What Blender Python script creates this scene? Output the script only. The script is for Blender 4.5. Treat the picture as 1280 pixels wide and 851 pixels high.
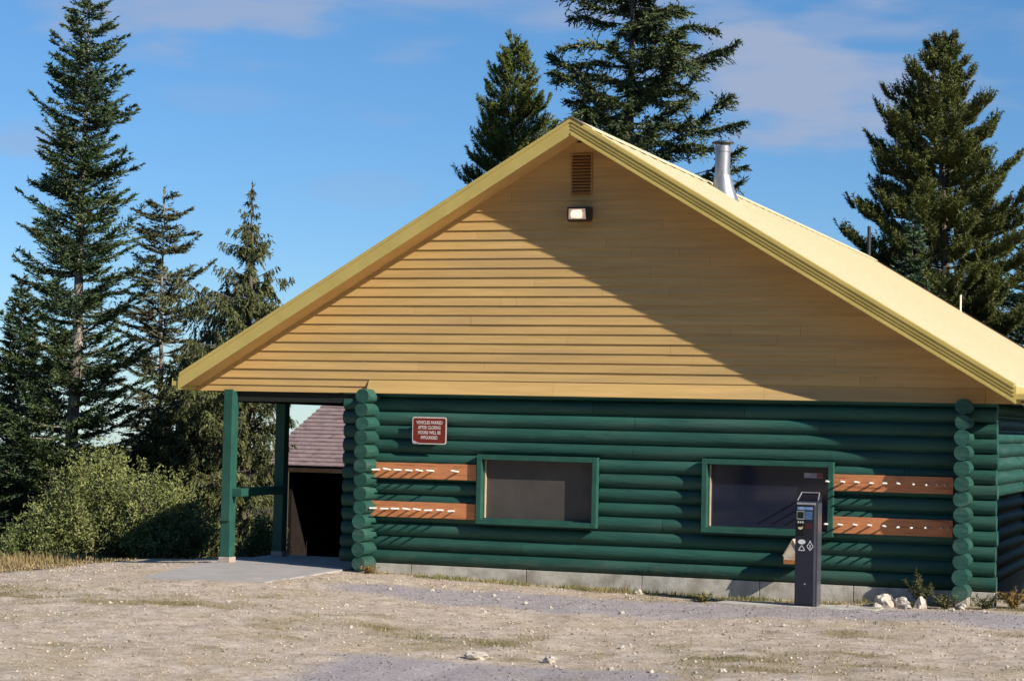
import bpy, bmesh, math, random
import numpy as np
from mathutils import Vector, Matrix, noise as mnoise

for o in list(bpy.data.objects): bpy.data.objects.remove(o)
SC = bpy.context.scene
COL = SC.collection
random.seed(7)
R = math.radians

# ------------------------------------------------------------------ camera
F_PX = 2545.7
yaw, pitch, roll = 0.3557, 0.0410, 0.0223
fw = Vector((-math.sin(yaw)*math.cos(pitch), math.cos(yaw)*math.cos(pitch), math.sin(pitch)))
rt = Vector((math.cos(yaw), math.sin(yaw), 0)); up = rt.cross(fw)
r2 = math.cos(roll)*rt + math.sin(roll)*up; u2 = -math.sin(roll)*rt + math.cos(roll)*up
cd = bpy.data.cameras.new('camera'); cam = bpy.data.objects.new('camera', cd); COL.objects.link(cam)
M = Matrix((r2, u2, -fw)).transposed().to_4x4(); M.translation = (12.864, -28.704, 2.170)
cam.matrix_world = M
cd.sensor_width = 36; cd.lens = 36*F_PX/1280; cd.clip_end = 20000; cd.clip_start = 0.3
SC.camera = cam
SC.render.resolution_x = 1024; SC.render.resolution_y = 680

# ------------------------------------------------------------------ sun and sky
SA, SB = 2.81, 1.74                       # metres of shadow shift (left, down) per metre of depth
sun_dir = Vector((SA, -1, SB)).normalized()
el = math.asin(sun_dir.z); az = math.atan2(sun_dir.x, sun_dir.y)
sd = bpy.data.lights.new('sun', 'SUN'); sd.energy = 5.0; sd.angle = R(0.5); sd.color = (1.0, 0.90, 0.76)
sun = bpy.data.objects.new('sun', sd); COL.objects.link(sun)
sun.rotation_euler = sun_dir.to_track_quat('Z', 'Y').to_euler(); sun.location = (40, -20, 40)
W = bpy.data.worlds.new('World'); SC.world = W; W.use_nodes = True
nt = W.node_tree; nt.nodes.clear()
def N(t, tree=None, **k):
    n = (tree or nt).nodes.new(t)
    for a, b in k.items(): setattr(n, a, b)
    return n
sky = N('ShaderNodeTexSky', sky_type='NISHITA'); sky.sun_disc = False
sky.sun_elevation = el; sky.sun_rotation = az; sky.altitude = 1900; sky.air_density = 1.0; sky.dust_density = 0.0; sky.ozone_density = 3.0
bg = N('ShaderNodeBackground'); bg.inputs[1].default_value = 0.062
out = N('ShaderNodeOutputWorld')
tc = N('ShaderNodeTexCoord'); mp = N('ShaderNodeMapping'); mp.inputs['Scale'].default_value = (14.0, 14.0, 60.0); mp.inputs['Location'].default_value = (3.3, 1.0, 0.35)
ns = N('ShaderNodeTexNoise'); ns.inputs['Scale'].default_value = 1.0; ns.inputs['Detail'].default_value = 6; ns.inputs['Roughness'].default_value = 0.5
sep = N('ShaderNodeSeparateXYZ')
def MT(op, a=None, b=None, v=None, v0=None):
    n = N('ShaderNodeMath', operation=op)
    if a is not None: nt.links.new(a, n.inputs[0])
    elif v0 is not None: n.inputs[0].default_value = v0
    if b is not None: nt.links.new(b, n.inputs[1])
    elif v is not None: n.inputs[1].default_value = v
    return n.outputs[0]
azn = MT('ARCTAN2', sep.outputs['X'], sep.outputs['Y']); eln = MT('ARCSINE', sep.outputs['Z'])
tot = None
for (a0, e0, ra, re, am) in [(-.50,.199,.085,.020,.75),(-.40,.205,.06,.012,.5),(-.407,.180,.028,.010,.40),(-.215,.171,.075,.030,.95),(-.18,.192,.10,.012,.6),(-.30,.203,.08,.014,.6),(-.42,.148,.03,.006,.18),(-.50,.154,.03,.006,.15),(-.60,.130,.03,.012,.45),(-.43,.114,.03,.006,.18),(.3,.25,.3,.06,.6),(-1.2,.3,.4,.07,.7),(1.8,.4,.4,.08,.6),(2.9,.35,.5,.09,.7)]:
    dx_ = MT('DIVIDE', MT('SUBTRACT', azn, v=a0), v=ra); dy_ = MT('DIVIDE', MT('SUBTRACT', eln, v=e0), v=re)
    r_ = MT('SQRT', MT('ADD', MT('MULTIPLY', dx_, dx_), MT('MULTIPLY', dy_, dy_)))
    r_ = MT('ADD', r_, MT('MULTIPLY', MT('SUBTRACT', ns.outputs[0], v=.5), v=3.6))
    q_ = N('ShaderNodeMapRange', interpolation_type='SMOOTHSTEP'); q_.inputs[1].default_value = 1.35; q_.inputs[2].default_value = .05; q_.inputs[4].default_value = am
    nt.links.new(r_, q_.inputs[0]); tot = q_.outputs[0] if tot is None else MT('MAXIMUM', tot, q_.outputs[0])
mix = N('ShaderNodeMix', data_type='RGBA'); mix.inputs['B'].default_value = (4.6, 5.6, 7.9, 1)
L = nt.links.new
L(tc.outputs['Generated'], mp.inputs[0]); L(mp.outputs[0], ns.inputs[0]); L(tc.outputs['Generated'], sep.inputs[0]); L(tot, mix.inputs['Factor'])
tint = N('ShaderNodeMix', data_type='RGBA', blend_type='MULTIPLY'); tint.inputs['Factor'].default_value = 1
tr = N('ShaderNodeMapRange'); tr.inputs[1].default_value = 0.0; tr.inputs[2].default_value = 0.22; tm_ = N('ShaderNodeMix', data_type='RGBA')
tm_.inputs['A'].default_value = (.88, 1.10, 1.34, 1); tm_.inputs['B'].default_value = (.86, 1.33, 1.60, 1)
L(sep.outputs['Z'], tr.inputs[0]); L(tr.outputs[0], tm_.inputs['Factor']); L(sky.outputs[0], tint.inputs['A']); L(tm_.outputs['Result'], tint.inputs['B']); L(tint.outputs['Result'], mix.inputs['A']); L(mix.outputs['Result'], bg.inputs[0]); L(bg.outputs[0], out.inputs[0])
SC.view_settings.view_transform = 'Standard'; SC.view_settings.look = 'None'; SC.view_settings.exposure = 0.34; SC.view_settings.gamma = 1

# ------------------------------------------------------------------ materials
def mat(name, c1, c2=None, scale=4.0, rough=0.7, detail=5, bump=0.0, bscale=30, spec=0.3, metal=0.0, stretch=(1,1,1), island=0.0, lo=0.35, hi=0.65, c3=None, s3=1.0, emit=None, crack=None, dirt=None):
    m = bpy.data.materials.new(name); m.use_nodes = True; t = m.node_tree; p = t.nodes['Principled BSDF']
    p.inputs['Roughness'].default_value = rough; p.inputs['Specular IOR Level'].default_value = spec; p.inputs['Metallic'].default_value = metal
    l = t.links.new
    co = N('ShaderNodeTexCoord', t); mp = N('ShaderNodeMapping', t); mp.inputs['Scale'].default_value = stretch; l(co.outputs['Object'], mp.inputs[0])
    col = None
    if c2 is not None:
        n = N('ShaderNodeTexNoise', t); n.inputs['Scale'].default_value = scale; n.inputs['Detail'].default_value = detail; n.inputs['Roughness'].default_value = 0.6
        l(mp.outputs[0], n.inputs[0])
        r = N('ShaderNodeValToRGB', t); e = r.color_ramp.elements
        e[0].position = lo; e[0].color = (*c1, 1); e[1].position = hi; e[1].color = (*c2, 1); l(n.outputs[0], r.inputs[0]); col = r.outputs[0]
        if c3 is not None:
            n3 = N('ShaderNodeTexNoise', t); n3.inputs['Scale'].default_value = s3; n3.inputs['Detail'].default_value = 3; l(mp.outputs[0], n3.inputs[0])
            r3 = N('ShaderNodeValToRGB', t); r3.color_ramp.elements[0].position = .5; r3.color_ramp.elements[1].position = .68; l(n3.outputs[0], r3.inputs[0])
            x = N('ShaderNodeMix', t, data_type='RGBA'); x.inputs['B'].default_value = (*c3, 1); l(r3.outputs[0], x.inputs['Factor']); l(col, x.inputs['A']); col = x.outputs['Result']
        if island:
            g = N('ShaderNodeNewGeometry', t); mr = N('ShaderNodeMapRange', t); mr.inputs[3].default_value = 1-island; mr.inputs[4].default_value = 1+island
            l(g.outputs['Random Per Island'], mr.inputs[0])
            h = N('ShaderNodeHueSaturation', t); l(col, h.inputs['Color']); l(mr.outputs[0], h.inputs['Value']); col = h.outputs[0]
        if crack:      # drying cracks and scuffs that follow the grain
            m2 = N('ShaderNodeMapping', t); m2.inputs['Scale'].default_value = crack; l(co.outputs['Object'], m2.inputs[0])
            nn = N('ShaderNodeTexNoise', t); nn.inputs['Scale'].default_value = 1.0; nn.inputs['Detail'].default_value = 4; l(m2.outputs[0], nn.inputs[0])
            rr = N('ShaderNodeValToRGB', t); e = rr.color_ramp.elements; e[0].position = .475; e[0].color = (1,1,1,1); e[1].position = .488; e[1].color = (.35,.35,.35,1); e.new(.500).color = (1,1,1,1); l(nn.outputs[0], rr.inputs[0])
            n5 = N('ShaderNodeTexNoise', t); n5.inputs['Scale'].default_value = .9; l(co.outputs['Object'], n5.inputs[0]); mk = N('ShaderNodeMapRange', t); mk.inputs[1].default_value = .50; mk.inputs[2].default_value = .60; mk.inputs[4].default_value = .85; l(n5.outputs[0], mk.inputs[0])
            x = N('ShaderNodeMix', t, data_type='RGBA', blend_type='MULTIPLY'); l(mk.outputs[0], x.inputs['Factor']); l(col, x.inputs['A']); l(rr.outputs[0], x.inputs['B']); col = x.outputs['Result']
        if dirt:       # splashed dust along the bottom: (height, colour)
            sx = N('ShaderNodeSeparateXYZ', t); l(co.outputs['Object'], sx.inputs[0]); nd = N('ShaderNodeTexNoise', t); nd.inputs['Scale'].default_value = 5; nd.inputs['Detail'].default_value = 6; l(co.outputs['Object'], nd.inputs[0])
            ad = N('ShaderNodeMath', t, operation='MULTIPLY_ADD'); l(nd.outputs[0], ad.inputs[0]); ad.inputs[1].default_value = dirt[0]*1.6; ad.inputs[2].default_value = -dirt[0]*.6
            su = N('ShaderNodeMath', t, operation='SUBTRACT'); l(ad.outputs[0], su.inputs[0]); l(sx.outputs['Z'], su.inputs[1])
            mm = N('ShaderNodeMapRange', t); mm.inputs[1].default_value = -.05; mm.inputs[2].default_value = dirt[0]*.9; mm.inputs[4].default_value = .38; l(su.outputs[0], mm.inputs[0])
            x = N('ShaderNodeMix', t, data_type='RGBA'); x.inputs['B'].default_value = (*dirt[1], 1); l(mm.outputs[0], x.inputs['Factor']); l(col, x.inputs['A']); col = x.outputs['Result']
        l(col, p.inputs['Base Color'])
    else: p.inputs['Base Color'].default_value = (*c1, 1)
    if bump:
        n = N('ShaderNodeTexNoise', t); n.inputs['Scale'].default_value = bscale; n.inputs['Detail'].default_value = 6; l(mp.outputs[0], n.inputs[0])
        b = N('ShaderNodeBump', t); b.inputs['Strength'].default_value = bump; b.inputs['Distance'].default_value = 0.02; l(n.outputs[0], b.inputs['Height']); l(b.outputs[0], p.inputs['Normal'])
    if emit: p.inputs['Emission Color'].default_value = (*emit[0], 1); p.inputs['Emission Strength'].default_value = emit[1]
    return m
GREEN = mat('green_log_paint', (.017,.074,.060), (.025,.102,.080), scale=2.5, rough=.6, bump=.6, bscale=7, stretch=(.35,1,3), c3=(.040,.104,.084), s3=1.3, spec=.3, island=.16, crack=(.9,4,16), dirt=(.45,(.16,.15,.11)))
GREEN_V = mat('green_log_paint_depth', (.017,.074,.060), (.025,.102,.080), scale=3, rough=.6, bump=.6, bscale=7, stretch=(1,.35,3), c3=(.046,.116,.094), s3=3.5, spec=.3, island=.18, crack=(14,.9,16), dirt=(.40,(.16,.15,.11)))
TRIM = mat('green_trim_paint', (.019,.085,.065), (.028,.110,.085), scale=5, rough=.5, bump=.1, spec=.35)
YEL = mat('yellow_siding_paint', (.55,.37,.145), (.645,.44,.18), scale=3, rough=.6, stretch=(.3,1,6), bump=.15, bscale=14, c3=(.50,.35,.16), s3=.9, spec=.25, island=.05)
YTRIM = mat('yellow_metal_trim', (.52,.42,.13), (.60,.48,.16), scale=2, rough=.55, bump=.05, spec=.3)
YROOF = mat('yellow_metal_roof', (.72,.625,.41), (.78,.685,.47), scale=9, rough=.7, bump=.12, bscale=24, c3=(.75,.655,.44), s3=1.5, spec=.15)
SOFF = mat('soffit_paint', (.64,.41,.15), (.72,.48,.19), scale=3, rough=.65, bump=.1)
CONC = mat('concrete', (.42,.41,.375), (.58,.565,.52), scale=5, rough=.9, bump=.25, bscale=30, c3=(.30,.285,.24), s3=2.2)
SLAB = mat('slab_concrete', (.36,.345,.34), (.43,.41,.40), scale=3, rough=.9, bump=.15, bscale=50)
WOOD = mat('orange_cedar', (.52,.19,.08), (.72,.33,.15), scale=3, rough=.6, bump=.2, stretch=(.6,1,10), c3=(.36,.11,.045), s3=3, crack=(1.2,4,30))
PEG = mat('white_paint', (.80,.78,.74), (.86,.84,.80), scale=30, rough=.45)
DARKM = mat('dark_metal', (.03,.032,.036), (.05,.05,.055), scale=12, rough=.45, spec=.5)
STEEL = mat('galvanised_steel', (.30,.32,.37), (.42,.44,.49), scale=6, rough=.48, metal=.8, stretch=(3,3,.6), bump=.1)
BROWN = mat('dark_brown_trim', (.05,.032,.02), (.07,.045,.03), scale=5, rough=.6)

# ------------------------------------------------------------------ helpers
def prop(o, label=None, cat=None, group=None, kind=None):
    if label: o['label'] = label
    if cat: o['category'] = cat
    if group: o['group'] = group
    if kind: o['kind'] = kind
    return o
def empty(name, loc, label, cat, group=None, rz=0):
    o = bpy.data.objects.new(name, None); COL.objects.link(o); o.location = loc; o.rotation_euler.z = rz; o.empty_display_size = .2
    return prop(o, label, cat, group)
def link(name, me, mt=None, parent=None, smooth=False, bevel=0, world=True):
    o = bpy.data.objects.new(name, me); COL.objects.link(o)
    for m in ([mt] if not isinstance(mt, (list, tuple)) else mt):
        if m: me.materials.append(m)
    if smooth: me.polygons.foreach_set('use_smooth', [True]*len(me.polygons))
    if parent:
        o.parent = parent
        if world:
            Mx = Matrix.Identity(4); q = parent
            while q: Mx = Matrix.LocRotScale(q.location, q.rotation_euler, q.scale) @ (q.matrix_parent_inverse @ Mx if False else Mx) if q.parent is None else Mx; q = q.parent
            o.matrix_parent_inverse = Matrix.Identity(4)
            if parent.parent is None: o.location = -Vector(parent.location) if parent.type == 'EMPTY' and parent.rotation_euler.z == 0 else o.location
    if bevel:
        b = o.modifiers.new('bevel', 'BEVEL'); b.width = bevel; b.segments = 2; b.limit_method = 'ANGLE'
    return o
# Parts are written in world coordinates; link() moves a part back by its (unrotated) root's location.
class MB:
    def __init__(s): s.v = []; s.f = []; s.sm = []; s.mi = []; s.cur = 0
    def add(s, vs, fs, smooth=False):
        n = len(s.v); s.v += [tuple(v) for v in vs]; s.f += [tuple(i+n for i in f) for f in fs]
        s.sm += ([smooth]*len(fs) if isinstance(smooth, bool) else list(smooth)); s.mi += [s.cur]*len(fs); return s
    def box(s, x0, x1, y0, y1, z0, z1):
        return s.add([(x0,y0,z0),(x1,y0,z0),(x1,y1,z0),(x0,y1,z0),(x0,y0,z1),(x1,y0,z1),(x1,y1,z1),(x0,y1,z1)],
              [(0,3,2,1),(4,5,6,7),(0,1,5,4),(1,2,6,5),(2,3,7,6),(3,0,4,7)])
    def prism(s, poly, ext):      # poly: list of 3D points (convex-ish), ext: vector
        n = len(poly); a = [Vector(p) for p in poly]; b = [p+Vector(ext) for p in a]
        nrm = (a[1]-a[0]).cross(a[2]-a[0])
        if nrm.dot(Vector(ext)) > 0: a, b = a[::-1], b[::-1]
        return s.add(a+b, [tuple(range(n)), tuple(range(2*n-1, n-1, -1))] + [(i, i+n, (i+1) % n + n, (i+1) % n) for i in range(n)])
    def tube(s, pts, rad, seg=12, caps=True, phase=0):
        pts = [Vector(p) for p in pts]; rings = []; rad = rad if hasattr(rad, '__len__') else [rad]*len(pts)
        t0 = (pts[-1]-pts[0]).normalized(); ref = Vector((0,0,1)) if abs(t0.z) < .9 else Vector((1,0,0))
        vs = []; fs = []; sm = []
        for i, p in enumerate(pts):
            t = (pts[min(i+1, len(pts)-1)]-pts[max(i-1, 0)]).normalized(); a = t.cross(ref).normalized(); b = a.cross(t)
            for k in range(seg):
                w = 2*math.pi*k/seg+phase; vs.append(p+(a*math.cos(w)+b*math.sin(w))*rad[i])
        for i in range(len(pts)-1):
            for k in range(seg):
                k2 = (k+1) % seg; fs.append((i*seg+k, i*seg+k2, (i+1)*seg+k2, (i+1)*seg+k)); sm.append(True)
        if caps:
            nb = len(vs); vs += vs[:seg]+vs[nb-seg:nb]
            fs.append(tuple(range(nb+seg-1, nb-1, -1))); fs.append(tuple(nb+seg+k for k in range(seg))); sm += [False, False]
        return s.add(vs, fs, sm)
    def build(s, name, mt=None, parent=None, bevel=0):
        me = bpy.data.meshes.new(name); me.from_pydata(s.v, [], s.f); me.update()
        me.polygons.foreach_set('use_smooth', s.sm); me.polygons.foreach_set('material_index', s.mi)
        o = link(name, me, mt, None, False, bevel)
        if parent:
            o.parent = parent
            q = parent; off = Vector((0,0,0))
            while q: off += q.location; q = q.parent
            o.location = -off
        return o
def tri_mesh(name, V, mt, parent=None, nper=3, quads=False):
    V = np.asarray(V, dtype=np.float32).reshape(-1, 3); n = len(V); k = 4 if quads else 3; nf = n//k
    me = bpy.data.meshes.new(name); me.vertices.add(n); me.vertices.foreach_set('co', V.ravel())
    me.loops.add(n); me.loops.foreach_set('vertex_index', np.arange(n, dtype=np.int32))
    me.polygons.add(nf); me.polygons.foreach_set('loop_start', np.arange(0, n, k, dtype=np.int32)); me.polygons.foreach_set('loop_total', np.full(nf, k, dtype=np.int32))
    me.update(calc_edges=True)
    o = link(name, me, mt)
    if parent: o.parent = parent
    return o
rng = np.random.default_rng(11)
_T = rng.random((256, 256))
def vnoise(x, y):
    x = np.asarray(x, float); y = np.asarray(y, float); xi = np.floor(x).astype(int); yi = np.floor(y).astype(int); fx = x-xi; fy = y-yi
    fx = fx*fx*(3-2*fx); fy = fy*fy*(3-2*fy); g = lambda a, b: _T[a & 255, b & 255]
    return (g(xi,yi)*(1-fx)+g(xi+1,yi)*fx)*(1-fy)+(g(xi,yi+1)*(1-fx)+g(xi+1,yi+1)*fx)*fy
def fbm(x, y, o=4):
    s = 0; a = .5
    for i in range(o): s = s+a*vnoise(x*2**i+17*i, y*2**i+31*i); a *= .5
    return s/(1-.5**o)

# ------------------------------------------------------------------ ground
WX = [-60,-14,-9,-6,-4,-3,0,2.5,5.5,7.8,9,14,60]; WZ = [-3.5,-1.0,-.55,-.30,-.20,-.13,-.125,-.2,-.265,-.215,-.19,-.19,-.4]
def ground_z(x, y, detail=True):
    x = np.asarray(x, float); y = np.asarray(y, float)
    w = np.interp(x, WX, WZ)
    z = w - .026*np.clip(-y-2.6, 0, 13)
    crest = 1.6
    d = np.maximum(0, y-crest)
    fall = np.where(x < 9.3, 1, np.clip(1-(x-9.3)/4, .25, 1))
    z = z - np.where(d > 0, .09*np.minimum(d, 14) + .05*np.clip(d-14, 0, 40) + .06*np.clip(d-54, 0, 500), 0)*fall
    side = np.maximum(0, np.abs(x)-60); z = z-.06*np.minimum(side, 500)
    if detail:
        near = np.exp(-(np.maximum(0, np.hypot(x-3, y+4)-16)/8)**2)
        z = z + near*((fbm(x*.7, y*.7)-.5)*.10 + (fbm(x*3.1+9, y*3.1, 3)-.5)*.050 + (vnoise(x*9, y*9)-.5)*.020)*np.clip((-y-.05)/1.0, .15, 1)
    return z
def axis(a, b, st, far):
    c = list(np.arange(a, b+1e-6, st)); s = st; v = b
    while v < far: s *= 1.22; v += s; c.append(v)
    s = st; v = a
    while v > -far: s *= 1.22; v -= s; c.insert(0, v)
    return np.array(c)
gx = axis(-9, 12, .09, 3500); gy = axis(-12.5, 5, .09, 3500)
GX, GY = np.meshgrid(gx, gy); GZ = ground_z(GX, GY)
nx, ny = len(gx), len(gy)
idx = np.arange(nx*ny).reshape(ny, nx)
F = np.stack([idx[:-1,:-1], idx[:-1,1:], idx[1:,1:], idx[1:,:-1]], -1).reshape(-1, 4)
me = bpy.data.meshes.new('ground'); me.vertices.add(nx*ny); me.vertices.foreach_set('co', np.stack([GX, GY, GZ], -1).astype(np.float32).ravel())
me.loops.add(F.size); me.loops.foreach_set('vertex_index', F.ravel().astype(np.int32)); me.polygons.add(len(F))
me.polygons.foreach_set('loop_start', np.arange(0, F.size, 4, dtype=np.int32)); me.polygons.foreach_set('loop_total', np.full(len(F), 4, np.int32))
me.update(calc_edges=True)
# masks that name where the crushed grey gravel, the tan gravel and the dry turf lie (real differences of ground cover)
def grey_mask(x, y):
    n = (fbm(x*.9, y*.9+5)-.5)*1.3
    lo = np.interp(x, [0,1,3,5,8,12], [-3.1,-3.6,-3.9,-3.6,-3.0,-2.5]); hi = np.interp(x, [0,1,3,5,8,12], [-2.6,-1.9,-1.6,-1.2,-.75,-.9])
    a = np.clip((y-lo+n*.9)/.5, 0, 1)*np.clip((hi-y+n*.45)/.3, 0, 1)*np.clip((x-.2+n)/.8, 0, 1)
    b = np.clip((-8.1+.0*x-y+n*.3)/.3, 0, 1)*np.clip((x-3.3+n)/.5, 0, 1)*np.clip((7.4-x+n)/.5, 0, 1)
    return np.maximum(a, b)
def turf_mask(x, y):
    t = .45*fbm(x*.5+40, y*.9+3, 3)+.55*fbm(x*1.7+11, y*2.6+7, 4)
    band = np.exp(-((y+6.6+.10*(x-4))/1.4)**2)*.13 + np.exp(-((y+.25)/.40)**2)*.22*(x > .1)
    m = np.clip((t+band-.59)/.24, 0, 1)*(1-grey_mask(x, y)*.75)
    return m*np.where(y > .5, 0, 1)
ca = me.color_attributes.new('cover', 'FLOAT_COLOR', 'POINT')
gm = grey_mask(GX, GY); tm = turf_mask(GX, GY); wild = np.clip((GY-1.7)/1.0, 0, 1)
wild = np.maximum(wild, np.clip((-GX-5.0-np.clip(-GY-2, 0, 9)*.9+(fbm(GX, GY)-.5))/.4, 0, 1))
ca.data.foreach_set('color', np.stack([gm, tm, wild, np.ones_like(gm)], -1).astype(np.float32).ravel())
gmat = bpy.data.materials.new('gravel_ground'); gmat.use_nodes = True; t = gmat.node_tree; l = t.links.new; p = t.nodes['Principled BSDF']; p.inputs['Roughness'].default_value = .95; p.inputs['Specular IOR Level'].default_value = .1
at = N('ShaderNodeVertexColor', t, layer_name='cover'); sp = N('ShaderNodeSeparateColor', t); l(at.outputs[0], sp.inputs[0]); tcg = N('ShaderNodeTexCoord', t)
def nz(scale, det=5, rough=.6):
    n = N('ShaderNodeTexNoise', t); n.inputs['Scale'].default_value = scale; n.inputs['Detail'].default_value = det; n.inputs['Roughness'].default_value = rough; l(tcg.outputs['Object'], n.inputs[0]); return n
def ramp(src, stops):
    r = N('ShaderNodeValToRGB', t); e = r.color_ramp.elements
    while len(e) < len(stops): e.new(.5)
    for q, (po, c) in zip(e, stops): q.position = po; q.color = (*c, 1)
    l(src, r.inputs[0]); return r.outputs[0]
def mx(f, a, b):
    x = N('ShaderNodeMix', t, data_type='RGBA'); l(f, x.inputs['Factor']); l(a, x.inputs['A']); l(b, x.inputs['B']); return x.outputs['Result']
fine = nz(24, 10, .85); med = nz(4.5, 8, .72); vor = N('ShaderNodeTexVoronoi', t); vor.inputs['Scale'].default_value = 34; l(tcg.outputs['Object'], vor.inputs['Vector'])
tan_ = ramp(fine.outputs[0], [(.38, (.15,.115,.08)), (.46, (.43,.35,.275)), (.54, (.63,.54,.445)), (.64, (.88,.81,.71))])
tan2 = ramp(med.outputs[0], [(.38, (.28,.22,.165)), (.47, (.52,.43,.36)), (.55, (.66,.575,.50)), (.66, (.80,.73,.64))])
xx = N('ShaderNodeMix', t, data_type='RGBA'); xx.inputs['Factor'].default_value = .5; l(tan_, xx.inputs['A']); l(tan2, xx.inputs['B']); tan = xx.outputs['Result']
grey = ramp(fine.outputs[0], [(.36, (.22,.20,.215)), (.5, (.41,.375,.39)), (.66, (.60,.555,.56))])
turf = ramp(fine.outputs[0], [(.34, (.13,.11,.05)), (.52, (.27,.225,.115)), (.7, (.42,.35,.21))])
wildc = ramp(med.outputs[0], [(.35, (.05,.05,.02)), (.65, (.16,.12,.055))])
br_ = nz(1.1, 6, .7); strawc = ramp(fine.outputs[0], [(.36, (.20,.15,.09)), (.5, (.46,.375,.25)), (.66, (.74,.65,.48))]); brm = N('ShaderNodeMapRange', t); brm.inputs[1].default_value = .50; brm.inputs[2].default_value = .62; brm.inputs[4].default_value = .65; l(br_.outputs[0], brm.inputs[0]); tan = mx(brm.outputs[0], tan, strawc)
c = mx(sp.outputs[0], tan, grey); c = mx(sp.outputs[1], c, turf); c = mx(sp.outputs[2], c, wildc); l(c, p.inputs['Base Color'])
bp = N('ShaderNodeBump', t); bp.inputs['Strength'].default_value = .8; bp.inputs['Distance'].default_value = .03; l(fine.outputs[0], bp.inputs['Height']); l(bp.outputs[0], p.inputs['Normal'])
g = link('ground', me, gmat, smooth=True); prop(g, kind='structure')

lot = MB(); lx = np.linspace(-45, 50, 39); ly = np.linspace(-62, -14.5, 20)
LV = [(float(a), float(b), float(ground_z(a, b, False))+.012) for b in ly for a in lx]
lot.add(LV, [(j*39+i, j*39+i+1, (j+1)*39+i+1, (j+1)*39+i) for j in range(19) for i in range(38)])
prop(lot.build('added_dark_lot', mat('asphalt', (.045,.044,.045), (.07,.068,.066), scale=14, rough=.9, bump=.3, bscale=60)), kind='structure')  # dark asphalt added behind the camera to cut bounce onto the walls
# porch slab and the pad under the pay station
slab = MB(); slab.prism([(-2.15,-3.25,-.118),(-.30,-3.0,-.118),(-.36,.05,-.098),(-.36,2.1,-.098),(-2.72,2.1,-.098),(-2.66,-.45,-.098)], (0,0,-.3))
prop(slab.build('porch_slab', SLAB), kind='structure')
pad = MB(); pad.prism([(5.78,-.72,-.222),(5.72,-1.14,-.222),(7.95,-1.26,-.212),(7.98,-.72,-.212)], (0,0,-.2)); prop(pad.build('concrete_pad', CONC, bevel=.012), kind='structure')

# ------------------------------------------------------------------ the lodge
lodge = empty('log_lodge', (4.5, 0, -.1), 'green log lodge with yellow gable siding, yellow metal roof and open corner porch', 'lodge')
PITCH, RAD = .2117, .108
XA, ZA, S, K, YB = 3.27, 6.42, 6.39, .5964, 23.4       # apex x, fascia lower edge, half span, slope, back of the roof
rs = random.Random(3)
def log(mb, axis, a, b, c, z, r=RAD, seg=20, taper=(0, 0), ph=None):
    n = max(3, int((b-a)/.3)+1); ph = rs.random()*50 if ph is None else ph; pts = []; rad = []
    for i in range(n):
        u = a+(b-a)*i/(n-1); w = .006*mnoise.noise(Vector((u*.4, ph, 0))); w2 = .006*mnoise.noise(Vector((u*.4, ph, 9)))
        pts.append((u, c+w, z+w2) if axis == 'x' else (c+w, u, z+w2)); rad.append(r*(1+.05*mnoise.noise(Vector((u*.8, ph, 5)))))
    if taper[0]: pts.insert(1, tuple(Vector(pts[0]).lerp(Vector(pts[1]), .06/ max(.07, (b-a)/(n-1))))); rad.insert(1, rad[0]); rad[0] *= .45
    if taper[1]: pts.insert(-1, tuple(Vector(pts[-1]).lerp(Vector(pts[-2]), .06/ max(.07, (b-a)/(n-1))))); rad.insert(-1, rad[-1]); rad[-1] *= .45
    mb.tube(pts, rad, seg)
FY = .102
WIN = [(1.72, 3.62, .665, 1.705), (5.21, 7.125, .675, 1.735)]
fwall = MB(); SEAM = {1: (3.5, 5.8), 2: (4.15, 6.9), 4: (4.13,), 5: (8.1,), 11: (2.43,), 9: (4.6,), 12: (6.1, 3.7)}
for i in range(13):
    z = 2.434+PITCH-PITCH*i; cuts = [(-.56+rs.uniform(-.015, .015), 9.37+rs.uniform(-.012, .012))]
    for (x0, x1, z0, z1) in WIN:
        if z0-.05 < z < z1+.05:
            cuts = [q for (a, b) in cuts for q in ([(a, x0-.0), (x1+.0, b)] if a < x0 < b else [(a, b)])]
    for (a, b) in cuts:
        c_ = FY+rs.uniform(-.004, .004); ph = rs.random()*50; pt_ = [a]+[q for q in SEAM.get(i, ()) if a+.3 < q < b-.3]+[b]
        for q0, q1 in zip(pt_, pt_[1:]): log(fwall, 'x', q0+(.003 if q0 != a else 0), q1-(.003 if q1 != b else 0), c_, z, ph=ph)
# backing behind the round logs
for (a, b, z0, z1) in [(-.02, 1.74, -.0, 2.6), (3.6, 5.23, 0, 2.6), (7.1, 8.93, 0, 2.6), (1.74, 3.6, 0, .67), (1.74, 3.6, 1.70, 2.6), (5.23, 7.1, 0, .68), (5.23, 7.1, 1.73, 2.6)]:
    fwall.box(a, b, FY-.03, FY+.15, z0+.002, z1)
fwall.build('front_wall', GREEN, lodge)
for nm, xc, y0 in (('side_wall', -.065, -.40), ('side_wall', 8.95, -.42)):
    w = MB()
    for i in range(13):
        z = 2.55-.212*i
        yy = y0+rs.uniform(-.018, .012)
        if xc > 5 and .55 < z < 1.80: log(w, 'y', yy, 6.62, xc+rs.uniform(-.005, .005), z, r=.106+rs.uniform(-.001, .003)); log(w, 'y', 8.1, YB-.6, xc, z)
        else: log(w, 'y', yy, YB-.6, xc+rs.uniform(-.005, .005), z, r=.106+rs.uniform(-.001, .003))
    w.box(xc-.05, xc+.05, .15, 6.6, 0, 2.6); w.box(xc-.05, xc+.05, 8.1, YB-.6, 0, 2.6); w.box(xc-.05, xc+.05, 6.6, 8.1, 0, .5); w.box(xc-.05, xc+.05, 6.6, 8.1, 1.75, 2.6)
    w.build(nm, GREEN_V, lodge)
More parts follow.
